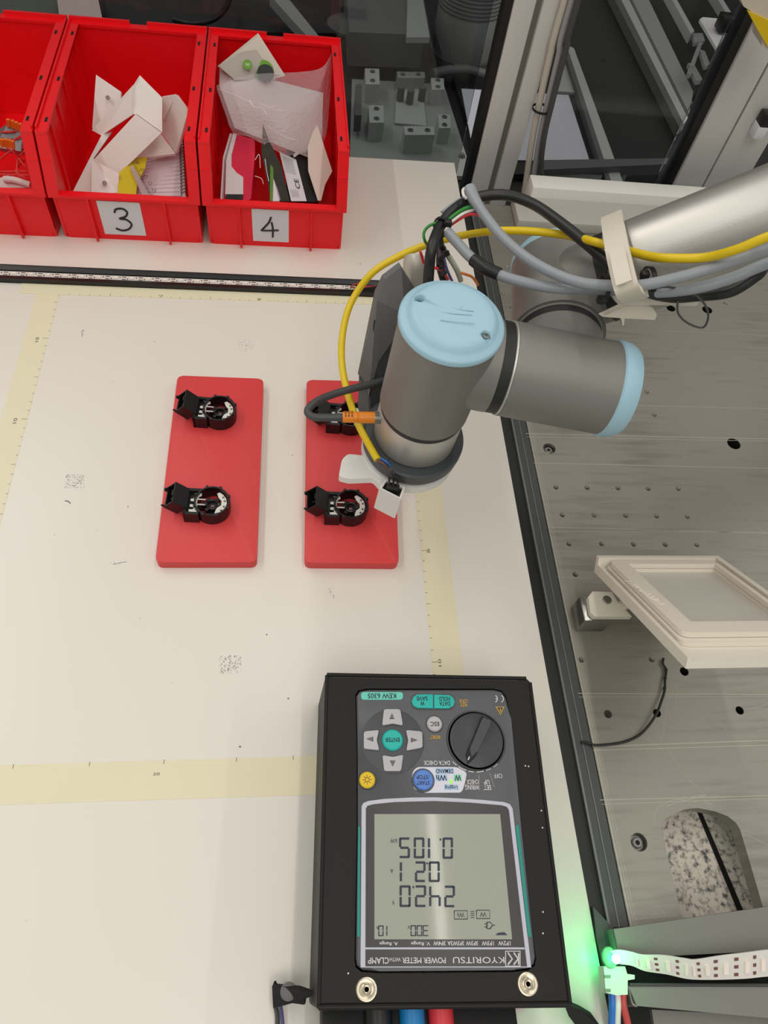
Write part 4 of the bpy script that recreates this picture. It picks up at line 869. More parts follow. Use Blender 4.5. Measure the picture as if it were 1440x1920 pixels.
mt = thing('power_meter', 'handheld power meter seen upside down with grey LCD and turquoise keys', 'power meter', V(cen.x, cen.y, .4))
M_mbody = mat('meter_charcoal', (84, 85, 88), .45, bump=.05, bscale=800)
obj('meter_body', prism(nb(), [(q.x, q.y) for q in mo], .4, ZF + .22, bev=.2, seg=3), M_mbody, mt)
ZM = ZF + .235
def FM(u, v, dz=0): return P(u, v, ZM + dz)
def flat(name, pts, m, parent=mt, h=.02, rnd=0, dz=0, label=None, bev=0):
    q = [FM(u, v) for u, v in pts]
    if rnd: q = rounded([V(p.x, p.y, 0) for p in q], rnd, 5)
    return obj(name, prism(nb(), [(p.x, p.y) for p in q], ZM + dz - .03, ZM + dz + h, bev=bev), m, parent, label=label)
Z1 = lambda x, y: (580 + x / 2.769, 1240 + y / 2.769)
Z2 = lambda x, y: (480 + x / 2.1818, 1500 + y / 2.1818)
def rc(m_, x0, y0, x1, y1): return [m_(x0, y0), m_(x1, y0), m_(x1, y1), m_(x0, y1)]
M_teal = mat('turquoise_rubber', (24, 176, 164), .5); M_tealp = mat('pale_turquoise', (100, 196, 176), .45); M_tealg = mat('turquoise_grip', (14, 134, 120), .45)
M_keyg = mat('pale_grey_key', (178, 176, 178), .5); M_frame = mat('silver_grey_print', (186, 186, 196), .4); M_lcdb = mat('lcd_surround', (48, 47, 48), .3)
M_ink = mat('dark_ink', (28, 30, 34), .6); M_wp = mat('white_print', (208, 206, 204), .5); M_yp2 = mat('amber_print', (206, 160, 44), .5); M_seg = mat('lcd_segment', (38, 46, 62), .5)
def tx(s, m_, x0, y0, x1, y1, mt_, dz=.01, parent=mt, bold=0, name='lettering'):
    """upside down lettering filling zoom box; reads right to left in the photo"""
    u0, v0 = m_(x1, y0); u1, v1 = m_(x0, y0); A, B = FM(u0, v0, dz), FM(u1, v1, dz); h = (FM(*m_(x0, y0)) - FM(*m_(x0, y1))).length
    return text(name, s, A, B, h, mt_, parent, lift=.012, bold=bold)
k = flat('model_badge', rc(Z1, 268, 160, 486, 200), M_tealp, rnd=.25); tx('KEW 6305', Z1, 303, 166, 450, 193, M_ink, .02, k, .012)
k1 = flat('key_pad', rc(Z1, 526, 168, 758, 252), M_lcdb, rnd=.6, h=.01)
k = flat('save_key', [Z1(641, 173), Z1(641, 246), Z1(560, 244), Z1(538, 232), Z1(530, 210), Z1(540, 185), Z1(560, 174)], M_teal, h=.12, bev=.04)
tx('W', Z1, 575, 207, 598, 230, M_ink, .12, k, .02); tx('SAVE', Z1, 556, 182, 613, 204, M_ink, .12, k, .015)
k = flat('hold_key', [Z1(646, 246), Z1(646, 175), Z1(725, 177), Z1(745, 190), Z1(754, 212), Z1(746, 234), Z1(722, 247)], M_teal, h=.12, bev=.04)
tx('DATA', Z1, 674, 209, 730, 231, M_ink, .12, k, .015); tx('HOLD', Z1, 672, 184, 730, 206, M_ink, .12, k, .015)
tx('KEY', Z1, 782, 218, 817, 236, M_yp2, bold=.01); tx('LOCK', Z1, 777, 198, 820, 216, M_yp2, bold=.01); tx('RESET', Z1, 625, 386, 679, 403, M_yp2, bold=.01)
tx('DATA CHECK', Z1, 593, 516, 729, 539, M_wp, bold=.012); tx('WIRING', Z1, 808, 641, 880, 667, M_wp, bold=.012); tx('CHECK', Z1, 815, 614, 877, 638, M_wp, bold=.012)
tx('SET', Z1, 904, 643, 943, 668, M_wp, bold=.012); tx('UP', Z1, 905, 615, 934, 640, M_wp, bold=.012); tx('OFF', Z1, 957, 583, 1000, 606, M_wp)
# CE mark: two arcs
b = nb()
for cx_, op in ((999, 0), (968, 1)):
    pts = []
    for i in range(9):
        a = math.radians(-75 + i * 18.75); pts.append(FM(*Z1(cx_ - 0 + (14 * math.cos(a) if True else 0) - 6, 195 + 18 * math.sin(a)), .02))
    tube(b, pts, .035, n=5, k=2)
tube(b, [FM(*Z1(966, 195), .02), FM(*Z1(976, 195), .02)], .035, n=5, smooth=False)
obj('conformity_mark', b, M_wp, mt)
w_ = flat('warning_triangle', [Z1(967, 236), Z1(1013, 236), Z1(992, 279)], M_yp2); flat('triangle_inside', [Z1(973, 239), Z1(1007, 239), Z1(992, 272)], M_lcdb, w_, h=.025)
flat('warning_bang', rc(Z1, 989, 246, 994, 262), M_yp2, w_, h=.03)
def rnd_(name, m_, x, y, rpx, m, prof, parent=mt, seg=40):
    c = FM(*m_(x, y)); r = rpx / (2.769 if m_ is Z1 else 2.1818) / PX_CM(*m_(x, y), ZM); return obj(name, lathe(nb(), [(a * r, h) for a, h in prof], c, (0, 0, 1), seg), m, parent)
rnd_('key_ring', Z1, 649, 325, 46, M_lcdb, [(0, 0), (1, 0), (.98, .02), (0, .02)])
k = rnd_('escape_key', Z1, 649, 326, 39, M_keyg, [(0, .16), (.85, .15), (1, .08), (1, -.02), (0, -.02)]); tx('ESC', Z1, 628, 314, 673, 336, M_ink, .165, k, .01)
rnd_('dial_recess', Z1, 866, 410, 153, M_lcdb, [(0, .0), (1, 0), (.985, .05), (.95, .05), (.93, .0), (0, .0)], seg=72)
dl = rnd_('rotary_dial', Z1, 866, 410, 136, mat('dial_black', (58, 58, 60), .42), [(0, .2), (.93, .2), (1, .14), (1, -.02), (0, -.02)], seg=72)
b = nb(); kp = [FM(*Z1(*q)) for q in ((893, 287), (942, 308), (940, 330), (860, 500), (818, 540), (806, 490), (880, 310))]
vs0 = [V(q.x, q.y, ZM + .2) for q in kp]; ck = sum(vs0, V(0, 0, 0)) / 7; top = [V(*(ck + (q - ck) * .8)[:2], ZM + .75) for q in vs0]
A = [b.verts.new(q) for q in vs0]; B = [b.verts.new(q) for q in top]; b.faces.new(A[::-1]); b.faces.new(B)
for i in range(7): b.faces.new((A[i], A[(i + 1) % 7], B[(i + 1) % 7], B[i]))
obj('dial_knob', b, mat('dial_black', (58, 58, 60), .42), dl)
for i in range(5):
    a0 = FM(*Z1(882 - i * 5, 322 + i * 12), .52); a1 = FM(*Z1(922 - i * 5, 338 + i * 12), .52); obj('grip_ridge', tube(nb(), [a0, a1], .05, n=6, smooth=False), M_blackp, dl)
obj('pointer_line', tube(nb(), [FM(*Z1(862, 432), .53), FM(*Z1(824, 512), .53)], .045, n=6, smooth=False), M_wp, dl)
b = nb()
for a0, a1 in ((222, 232), (236, 252), (256, 266), (270, 284), (288, 298), (302, 312)):
    a0, a1 = a0 - 0, a1; pts = []
    for i in range(4):
        a = math.radians(a0 + (a1 - a0) * i / 3 - 90 - 0); 
        pts.append(FM(*Z1(866 + 165 * math.cos(math.radians(360 - (a0 + (a1 - a0) * i / 3))), 410 + 165 * math.sin(math.radians(360 - (a0 + (a1 - a0) * i / 3)))), .015))
    if True: tube(b, pts, .035, n=4, k=2)
obj('position_arc', b, M_wp, mt)
b = nb(); tube(b, [FM(*Z1(880, 590), .01), FM(*Z1(882, 668), .01)], .015, n=4, smooth=False); tube(b, [FM(*Z1(935, 580), .01), FM(*Z1(962, 655), .01)], .015, n=4, smooth=False); obj('divider_line', b, M_keyg, mt)
rnd_('cursor_pad', Z1, 432, 411, 162, mat('pad_charcoal', (70, 71, 74), .5), [(0, .03), (.97, .03), (1, 0), (0, 0)], seg=64)
def key(pts, nm='cursor_key'): return flat(nm, [Z1(*q) for q in pts], M_keyg, h=.14, rnd=.12, dz=.03, bev=.03)
ar = []
for pts, tri in (([(386, 252), (470, 252), (484, 336), (432, 326), (377, 336)], [(415, 300), (443, 300), (429, 268)]), ([(378, 490), (432, 500), (486, 488), (474, 572), (388, 572)], [(417, 515), (448, 515), (433, 548)]),
                 ([(282, 368), (360, 360), (348, 412), (362, 464), (282, 456)], [(332, 390), (332, 418), (294, 402)]), ([(500, 360), (584, 368), (586, 450), (502, 466), (512, 412)], [(527, 395), (527, 422), (564, 409)])):
    k = key(pts); q = [FM(*Z1(*t_), .18) for t_ in tri]
    b = nb()
    for i in range(5):
        f0, f1 = i / 5 + .02, i / 5 + .15; a, c, t_ = q
        b.faces.new([b.verts.new(x_) for x_ in (a.lerp(t_, f0), c.lerp(t_, f0), c.lerp(t_, f1), a.lerp(t_, f1))])
    obj('arrow_symbol', b, M_ink, k, smooth=False)
k = rnd_('enter_key', Z1, 431, 411, 54, M_teal, [(0, .2), (.88, .2), (1, .12), (1, -.02), (0, -.02)]); tx('ENTER', Z1, 393, 397, 468, 418, M_ink, .205, k, .012)
rnd_('key_ring', Z1, 300, 618, 47, M_lcdb, [(0, 0), (1, 0), (.98, .02), (0, .02)])
k = rnd_('backlight_key', Z1, 300, 617, 41, mat('yellow_key', (222, 186, 20), .45), [(0, .16), (.85, .15), (1, .08), (1, -.02), (0, -.02)])
b = nb(); c = FM(*Z1(300, 614), .17); lathe(b, [(.12, 0), (.15, 0), (.15, .01), (.12, .01), (.12, 0)], c, (0, 0, 1), 16)
for i in range(8): a = i * math.pi / 4; d_ = V(math.cos(a), math.sin(a), 0); tube(b, [c + d_ * .2, c + d_ * .28], .018, n=4, smooth=False)
obj('lamp_symbol', b, M_ink, k)
wp = flat('logging_panel', [Z1(*q) for q in ((560, 549), (765, 549), (818, 578), (806, 640), (790, 682), (595, 683), (545, 665), (530, 615), (538, 570))], mat('panel_white', (206, 206, 214), .4), rnd=.2)
flat('demand_patch', rc(Z1, 655, 556, 747, 584), mat('pale_blue_print', (160, 186, 214), .45), wp, h=.026); tx('DEMAND', Z1, 657, 559, 746, 581, M_ink, .028, wp, .005)
flat('logging_patch', rc(Z1, 700, 640, 771, 668), mat('pale_blue_print', (160, 186, 214), .45), wp, h=.026); tx('Logging', Z1, 703, 642, 769, 666, M_ink, .028, wp)
flat('energy_patch', rc(Z1, 655, 588, 716, 621), mat('pale_blue_print', (160, 186, 214), .45), wp, h=.026); tx('Wh', Z1, 658, 590, 713, 619, M_ink, .028, wp, .01)
flat('power_patch', rc(Z1, 750, 588, 789, 622), mat('pale_green_print', (130, 204, 170), .45), wp, h=.026); tx('W', Z1, 753, 590, 787, 620, M_ink, .028, wp, .015)
rnd_('status_led', Z1, 735, 625, 9, mat('green_led', (130, 220, 60), .3, emit=(130, 230, 60), es=.6), [(0, .1), (.8, .08), (1, .0), (0, 0)], wp)
rnd_('key_ring', Z1, 591, 618, 60, M_lcdb, [(0, 0), (1, 0), (.98, .035), (0, .035)])
k = rnd_('start_key', Z1, 591, 617, 51, mat('blue_key', (86, 128, 200), .5), [(0, .18), (.88, .18), (1, .1), (1, -.02), (0, -.02)]); tx('START', Z1, 556, 620, 624, 641, M_ink, .185, k, .006); tx('/STOP', Z1, 556, 590, 622, 612, M_ink, .185, k, .006)
# display surround
arch_o = [(678, 1512), (681, 1506), (690, 1502), (720, 1498), (770, 1495.5), (815, 1495), (860, 1497), (905, 1500), (945, 1504), (956, 1508), (961, 1516), (996, 1814), (676, 1814)]
arch_i = [(686, 1516), (689, 1511), (700, 1508), (740, 1504), (815, 1502), (880, 1505), (940, 1510), (950, 1513), (954, 1519), (988, 1812), (685, 1812)]
flat('display_border', arch_o, M_frame, h=.015)
ds = flat('display_surround', arch_i, M_lcdb, h=.03)
flat('border_line', [(685, 1776.5), (983, 1776.5), (983.5, 1780), (685, 1780)], M_frame, ds, h=.04)
lcd = flat('lcd_screen', [Z2(484, 58), Z2(998, 58), Z2(1047, 570), Z2(484, 570)], mat('lcd_glass', (160, 163, 149), .06, spec=.1), mt, h=.045)
M_lcdgl = MATS['lcd_glass']
tx('POWER METER', Z2, 598, 644, 776, 668, M_wp, .03, ds, .008); tx('WITH', Z2, 547, 644, 592, 660, M_wp, .03, ds); tx('CLAMP', Z2, 458, 644, 543, 670, M_wp, .03, ds, .008)
tx('KYORITSU', Z2, 805, 642, 1015, 668, M_wp, .03, ds, 0)
lg = flat('logo_square', rc(Z2, 1019, 617, 1081, 681), M_wp, mt, h=.04); flat('logo_field', rc(Z2, 1022, 620, 1078, 678), M_lcdb, lg, h=.045)
b = nb()
for o_ in (0, 24): tube(b, [FM(*Z2(1030 + o_, 624), .05), FM(*Z2(1048 + o_, 650), .05), FM(*Z2(1030 + o_, 674), .05)], .05, n=5, smooth=False)
tube(b, [FM(*Z2(1074, 626), .05), FM(*Z2(1074, 674), .05)], .04, n=5, smooth=False); obj('logo_chevron', b, M_wp, lg)
for s, x0, x1 in (('1P2W', 990, 1040), ('1P3W', 923, 972), ('3P3W', 858, 908), ('3P3W3A', 783, 851), ('3P4W', 725, 775), ('V. Range', 634, 712), ('A. Range', 505, 580)): tx(s, Z2, x0, 577, x1, 595, M_wp, .03, ds, .01)
SEGS = {'0': 'abcdef', '1': 'bc', '2': 'abged', '4': 'fgbc', '5': 'afgcd', '3': 'abgcd', '6': 'afgecd'}
def seg7(bm, ch_, x0, x1, y0, y1, w_):
    """x0..x1,y0..y1 zoom box; digit upside down: its left is at x1 and its foot at y0"""
    X = lambda s: x1 - s * (x1 - x0); Y = lambda t: y0 + t * (y1 - y0); wx = w_ / (x1 - x0); wy = w_ / (y1 - y0); g = .3
    R = {'a': (wx * g, 1 - wx * g, 1 - wy, 1), 'd': (wx * g, 1 - wx * g, 0, wy), 'g': (wx * .6, 1 - wx * .6, .5 - wy / 2, .5 + wy / 2), 'f': (0, wx, .5 + wy * .3, 1 - wy * .4), 'b': (1 - wx, 1, .5 + wy * .3, 1 - wy * .4), 'e': (0, wx, wy * .4, .5 - wy * .3), 'c': (1 - wx, 1, wy * .4, .5 - wy * .3)}
    for s in SEGS[ch_]:
        s0, s1, t0, t1 = R[s]; bm.faces.new([bm.verts.new(FM(*Z2(X(a), Y(t)), .055)) for a, t in ((s0, t0), (s1, t0), (s1, t1), (s0, t1))])
def number(items, w_):
    b = nb()
    for ch_, x0, x1, y0, y1 in items:
        if ch_ == '.': b.faces.new([b.verts.new(FM(*Z2(*q), .055)) for q in ((x0, y0), (x1, y0), (x1, y1), (x0, y1))])
        else: seg7(b, ch_, x0, x1, y0, y1, w_)
    obj('lcd_number', b, M_seg, lcd, smooth=False)
number([('0', 763, 806, 153, 241), ('.', 751, 758, 157, 166), ('1', 703, 742, 153, 241), ('0', 645, 689, 153, 239), ('5', 585, 630, 153, 238)], 9.5)
number([('0', 706, 752, 251, 336), ('.', 697, 703, 255, 264), ('2', 650, 694, 251, 336), ('1', 588, 628, 251, 336)], 9.5)
number([('2', 770, 814, 350, 439), ('4', 708, 756, 350, 438), ('2', 650, 696, 349, 438), ('.', 640, 647, 352, 361), ('0', 587, 633, 349, 438)], 9.5)
number([('3', 682, 706, 512, 557), ('0', 657, 680, 512, 557), ('0', 632, 655, 512, 557), ('1', 533, 552, 513, 557), ('0', 500, 522, 513, 557)], 4.5)
tx('kW', Z2, 549, 158, 576, 176, M_seg, .05, lcd); tx('A', Z2, 549, 282, 561, 299, M_seg, .05, lcd); tx('V', Z2, 556, 411, 567, 429, M_seg, .05, lcd); tx('V', Z2, 620, 513, 630, 527, M_seg, .05, lcd); tx('A', Z2, 492, 516, 502, 530, M_seg, .05, lcd)
tx('W', Z2, 915, 458, 942, 478, M_seg, .05, lcd); tx('Wh', Z2, 822, 460, 852, 480, M_seg, .05, lcd)
b = nb()
def outline(x0, y0, x1, y1): tube(b, [FM(*Z2(*q), .05) for q in ((x0, y0), (x1, y0), (x1, y1), (x0, y1), (x0, y0))], .025, n=4, smooth=False)
outline(902, 451, 956, 485); outline(811, 453, 865, 487)
for yy in (456, 464, 472, 481): tube(b, [FM(*Z2(878, yy), .05), FM(*Z2(893, yy), .05)], .022, n=4, smooth=False)
tube(b, [FM(*Z2(*q), .05) for q in ((945, 500), (958, 500), (968, 512), (958, 526), (945, 526), (945, 500))], .03, n=4, smooth=False); tube(b, [FM(*Z2(968, 512), .05), FM(*Z2(976, 512), .05)], .03, n=4, smooth=False)
tube(b, [FM(*Z2(945, 507), .05), FM(*Z2(935, 507), .05)], .03, n=4, smooth=False); tube(b, [FM(*Z2(945, 519), .05), FM(*Z2(935, 519), .05)], .03, n=4, smooth=False)
obj('lcd_icon', b, M_seg, lcd)
flat('lcd_hump', [Z2(978, 553), Z2(990, 543), Z2(1015, 541), Z2(1028, 553)], M_seg, lcd, h=.055)
for pts in ([(671.5, 1550), (675.5, 1550), (675, 1757), (669.5, 1757)], [(966, 1549), (972, 1546), (996, 1757), (990, 1757)]): flat('side_grip', pts, M_tealg, h=.05)

# strap, leads
sp = thing('case_strap', 'black webbing strap with snap at the lower left of the meter case', 'strap', P(530, 1860, 0))
obj('webbing', slab(nb(), Q((510, 1850, 1.0), (514, 1840, 1.2), (517, 1846, 1.2), (560, 1850, 1.6), (578, 1856, 2), (590, 1863, 2.4), (602, 1864, 3), (602, 1869, 3), (585, 1868, 2.4), (572, 1872, 1.8), (570, 1884, 1.4), (548, 1881, 1.2), (530, 1886, 1.0), (512, 1890, .9)), .2), mat('black_webbing', (22, 21, 22), .8, bump=.5, bscale=900), sp)
obj('snap_stud', lathe(nb(), [(0, .16), (.3, .13), (.5, .04), (.5, 0), (0, 0)], P(541, 1859, 1.35), (0, 0, 1), 20), M_housing, sp)
obj('metal_loop', tube(nb(), Q((516, 1885, .5), (520, 1905, .4), (520, 1940, .3)), .14, n=8), M_cdark, sp); obj('metal_loop', tube(nb(), Q((526, 1885, .5), (529, 1905, .4), (532, 1940, .3)), .1, n=8), M_purp, sp)
single('belt_strap', slab(nb(), Q((1056, 1878, 2.6), (1072, 1888, 2.4), (1090, 1893, 1.6), (1110, 1905, .8), (1128, 1930, .4), (1085, 1930, .4), (1066, 1905, 1.2)), .25), MATS['black_webbing'], 'black strap trailing from the lower right corner of the case', 'strap', loc=P(1080, 1900, 0))
for nm, m_, u, lab in (('blue_plug', mat('blue_plug_plastic', (20, 130, 196), .4), 772, 'blue test lead plug below the meter case'), ('red_plug', mat('red_plug_plastic', (222, 52, 62), .4), 826, 'red test lead plug below the meter case')):
    p = P(u, 1898, 4.4); single(nm, cyl(nb(), p + V(0, .8, 0), p + V(0, -4, 0), .72, 20, bev=.08), m_, lab, 'plug', loc=p)
p = P(722, 1905, 4.4); b = nb(); cyl(b, p + V(-.4, .8, 0), p + V(-.4, -4, 0), .8, 20, bev=.08); single('black_plug', b, M_blackp, 'black round plug left of the blue plug below the case', 'plug', loc=p)

# ------------------------------------------------------------------ lower right beams, lit LED strip, white connector
bmB = thing('cross_profile', 'grey extruded cross profile with dark groove at the lower right', 'profile', P(1300, 1800, 0))
M_beam = mat('grey_beam', (122, 122, 114), .45, metal=.3)
ZB = 1.6
b = nb(); slab(b, Q((1151, 1742, ZB), (1440, 1700, ZB), (1620, 1675, ZB), (1640, 1770, ZB), (1440, 1783, ZB), (1165, 1797, ZB)), 1.9); obj('profile_flange', b, M_beam, bmB)
b = nb(); slab(b, Q((1178, 1848, ZB), (1440, 1848, ZB), (1640, 1848, ZB), (1640, 1930, ZB), (1440, 1909, ZB), (1194, 1886, ZB)), 1.9); obj('profile_flange', b, M_beam, bmB)
b = nb(); slab(b, Q((1165, 1790, .2), (1640, 1760, .2), (1640, 1870, .2), (1180, 1860, .2)), .6); obj('groove_floor', b, M_void, bmB)
b = nb(); tube(b, [P(1180, 1846, ZB + .05), P(1440, 1847, ZB + .05), P(1600, 1847, ZB + .05)], .1, n=8); obj('groove_lip', b, M_dgrey, bmB)
cp = thing('corner_profile', 'dark vertical profile end joining the rail to the grey cross profile', 'profile', P(1150, 1850, 0))
b = nb(); slab(b, Q((1112, 1700, .3), (1150, 1740, .3), (1166, 1800, .3), (1178, 1850, .3), (1196, 1888, .3), (1150, 1888, .3), (1120, 1760, .3)), 1.5); obj('profile_end', b, M_dgrey, cp)
b = nb(); tube(b, [P(1150, 1742, ZB), P(1160, 1790, ZB)], .06, n=6, smooth=False); tube(b, [P(1178, 1850, ZB), P(1185, 1880, ZB), P(1194, 1887, ZB)], .06, n=6); obj('bright_edge', b, M_steel, cp)
bx = nb(); boxx(bx, 43.5, 110, -60, -30.4, -30, -6)
single('dark_cabinet', bx, mat('cabinet_black', (26, 26, 26), .6), 'dark cabinet body below the grey cross profile', 'cabinet', loc=(60, -40, -30))
b = nb(); slab(b, Q((1222, 1893, .2), (1440, 1905, .2), (1440, 1960, .2), (1232, 1960, .2)), .4); single('lower_rail', b, M_beam, 'grey rail below the cross profile at the bottom edge', 'rail', loc=P(1300, 1920, 0))

st2 = thing('glowing_led_strip', 'twisted white LED strip with one green glowing light', 'LED strip', P(1155, 1798, 2))
tops = [(1138, 1785, 2.2), (1160, 1781, 2.4), (1185, 1785, 2.6), (1205, 1790, 2.8), (1245, 1791, 3.0), (1285, 1797, 3.0), (1305, 1799, 3.0), (1350, 1792, 3.0), (1400, 1786, 3.0), (1440, 1781, 3.0), (1500, 1778, 3.0)]
bots = [(1146, 1804, 2.2), (1165, 1808, 2.2), (1185, 1811, 2.2), (1210, 1821, 2.2), (1250, 1827, 2.2), (1285, 1835, 2.2), (1310, 1837, 2.2), (1350, 1837, 2.2), (1400, 1835, 2.2), (1440, 1831, 2.2), (1500, 1830, 2.2)]
T_, B_ = catmull([P(*p) for p in tops], 4), catmull([P(*p) for p in bots], 4)
b = nb(); vt = [b.verts.new(p) for p in T_]; vb = [b.verts.new(p) for p in B_]; dn = V(0, .03, -.06); vt2 = [b.verts.new(p + dn) for p in T_]; vb2 = [b.verts.new(p + dn) for p in B_]
for i in range(len(vt) - 1):
    b.faces.new((vt[i], vt[i + 1], vb[i + 1], vb[i])); b.faces.new((vt2[i], vt2[i + 1], vb2[i + 1], vb2[i])); b.faces.new((vt[i], vt[i + 1], vt2[i + 1], vt2[i])); b.faces.new((vb[i], vb[i + 1], vb2[i + 1], vb2[i]))
obj('strip_board', b, M_pcb, st2)
def sp_(i, f): k = min(int(i), len(T_) - 2); t = i - k; return T_[k].lerp(T_[k + 1], t).lerp(B_[k].lerp(B_[k + 1], t), f)
def on_strip(bm, i, f0, f1, w_, h): 
    a, c = sp_(i - w_, f0), sp_(i + w_, f0); d, e = sp_(i - w_, f1), sp_(i + w_, f1); up = (c - a).cross(a - d).normalized()
    if up.z < 0: up = -up
    poly(bm, [a, c, e, d], up * h)
for i in (9.8, 12.8, 16.4, 20.2, 22.8, 25.8, 28.8, 32, 35, 37.6): b = nb(); on_strip(b, i, .3, .75, .38, .14); obj('led_chip', b, M_chip, st2)
b = nb()
for i in (14.4, 18.3, 24.3, 27.3, 30.4, 33.5, 36.4, 38.5):
    for f in (.15, .45, .75): on_strip(b, i, f, f + .12, .3, .03)
obj('solder_pad', b, M_brown, st2, kind='stuff')
p = P(1155, 1798, 2.6)
b = nb(); bmesh.ops.create_icosphere(b, subdivisions=3, radius=.28, matrix=Matrix.Translation(p)); obj('lit_led', b, mat('green_light', (190, 255, 210), .4, emit=(60, 255, 130), es=14), st2)
b = nb(); bmesh.ops.create_icosphere(b, subdivisions=3, radius=.5, matrix=Matrix.Translation(P(1143, 1795, 2.0)) @ Matrix.Diagonal((1, 1.2, .6, 1))); obj('hot_glue_blob', b, mat('milky_glue', (150, 220, 170), .3, trans=.3), st2)
l = bpy.data.lights.new('green_led_light', 'POINT'); l.energy = .034; l.color = (.02, 1, .28); l.shadow_soft_size = .003
lo_ = bpy.data.objects.new('green_led_light', l); lo_.location = (P(1160, 1797, 4.0)) * .01; C.objects.link(lo_)
l = bpy.data.lights.new('green_led_light', 'POINT'); l.energy = .008; l.color = (.02, 1, .26); l.shadow_soft_size = .002
lo_ = bpy.data.objects.new('green_led_light', l); lo_.location = (P(1128, 1800, 1.0)) * .01; C.objects.link(lo_)
wc = thing('white_connector', 'small white wire connector under the green light', 'connector', P(1155, 1840, 0))
b = nb(); slab(b, Q((1132, 1812, 1.9), (1172, 1812, 1.9), (1176, 1826, 1.9), (1190, 1828, 1.9), (1190, 1836, 1.9), (1177, 1838, 1.9), (1177, 1865, 1.9), (1155, 1866, 1.9), (1136, 1861, 1.9)), 1.0); obj('connector_shell', b, mat('white_nylon', (206, 206, 196), .45), wc)
b = nb(); 
for v in (1828, 1854): slab(b, Q((1133, v, 1.93), (1145, v, 1.93), (1145, v + 6, 1.93), (1134, v + 6, 1.93)), .1)
obj('latch_slot', b, M_profdark, wc)
for m_, u, lab in ((M_bluew, 1147, 'blue lead from the white connector'), (M_whitew, 1157, 'white lead from the white connector'), (mat('pink_red_wire', (190, 70, 66), .45), 1168, 'red lead from the white connector')):
    q = Q((u, 1862, 1.4), (u + 1, 1885, 1.2), (u + (8 if u > 1160 else 0), 1915, .8), (u + (14 if u > 1160 else 0), 1950, .4)); single('lead_wire', tube(nb(), q, .22, 10), m_, lab, 'wire', loc=q[0])

# ------------------------------------------------------------------ posts, back beam, glass
YP = 60
def xz(u, v, y=YP): return PY(u, v, y)
pt = thing('aluminium_post', 'pale upright aluminium profile behind the cables, left of the two', 'post', (49, 62, -30))
x0, xg0, xg1, x1 = 46.95, 49.35, 50.15, 52.3
obj('post_flange', boxx(nb(), x0, xg0, YP, YP + 2.2, -30, 60, bev=.1), M_profile, pt)
obj('post_flange', boxx(nb(), xg1, x1, YP, YP + 2.2, -30, 60, bev=.1), M_profile, pt)
obj('post_groove', boxx(nb(), xg0, xg1, YP + .7, YP + 2.2, -30, 60), M_profdark, pt)
b = nb(); boxx(b, x0 - .95, x0 - .03, YP + .3, YP + 2.1, -30, 60); single('edge_gasket', b, M_blackp, 'black glass gasket down the left side of the left post', 'gasket', loc=(46, 62, -30))
for nm, m_, r, pts, lab in (('white_conduit', mat('pale_conduit', (190, 184, 168), .5), .4, [(1062, -10), (1030, 110), (1000, 250), (985, 350), (972, 430)], 'pale conduit tied along the right side of the left post'),
                            ('grey_conduit', mat('grey_conduit', (150, 148, 148), .5), .35, [(1075, -10), (1046, 110), (1014, 250), (997, 350), (980, 430)], 'grey conduit beside the pale one on the left post'),
                            ('post_cable', M_cdark, .33, [(1088, -10), (1062, 90), (1036, 190), (1020, 260), (1015, 320), (1022, 390)], 'dark cable hanging down right of the left post')):
    yo = {'white_conduit': .5, 'grey_conduit': 1.0, 'post_cable': 1.7}[nm]; q = [PY(u, v, YP - yo) for u, v in pts]; q = [q[0] + V(.3, 0, 38)] + q; single(nm, tube(nb(), q, r, 12), m_, lab, 'conduit' if 'conduit' in nm else 'cable', loc=q[-1])
zip_tie(PY(1015, 204, YP - .7), (0, 0, 1), 1.05, 'black zip tie holding the conduits to the left post', PY(1033, 203, YP - 1.2))
pr_ = thing('aluminium_post', 'wide pale upright aluminium profile at the right edge', 'post', (80, 62, -30))
obj('post_flange', boxx(nb(), 74.7, 78.75, YP, YP + 2.4, -30, 60, bev=.1), M_profile, pr_)
obj('post_flange', boxx(nb(), 79.0, 84.5, YP, YP + 2.4, -30, 60, bev=.1), M_profile, pr_)
obj('post_groove', boxx(nb(), 78.75, 79.0, YP + .5, YP + 2.4, -30, 60), M_void, pr_)
b = nb(); boxx(b, 73.5, 74.66, YP + .4, YP + 2.4, -30, 60, bev=.1); single('edge_gasket', b, M_blackp, 'black glass gasket down the left side of the right post', 'gasket', loc=(73, 62, -30))
b = nb(); sb = PY(1423, 243, YP - 1); box(b, sb, (1.4, 1.6, 1.6), bev=.1); single('white_sensor', b, M_card, 'small white sensor box fixed to the right post', 'sensor', loc=sb)
b = nb(); sb2 = PY(1436, 222, YP - 1); box(b, sb2, (1.4, 1.6, 1.6), bev=.1); single('black_sensor', b, M_blackp, 'small black sensor box fixed to the right post', 'sensor', loc=sb2)
gd = thing('machine_guard', 'beige plastic guard with yellow warning patch in the top right corner', 'guard', PY(1420, 30, 52))
def vslab(pts, y, t): b = nb(); poly(b, [PY(u, v, y) for u, v in pts], (0, t, 0)); return b
obj('guard_shell', vslab([(1382, -20), (1394, 12), (1412, 24), (1430, 60), (1428, 86), (1445, 100), (1500, 100), (1500, -20)], 52, 3), mat('beige_plastic', (206, 196, 176), .5), gd)
obj('yellow_patch', vslab([(1401, 20), (1445, 40), (1500, 60), (1500, 88), (1440, 88), (1424, 62)], 51.8, .2), mat('warning_yellow', (226, 190, 10), .45), gd)
bb_ = thing('back_beam', 'white beam at the back of the metal plate', 'beam', (60, 52, 0))
obj('beam_top', boxx(nb(), 52.4, 112, 51.62, 54.2, -1, 2.6, bev=.08), mat('pale_beam', (226, 224, 214), .45), bb_)
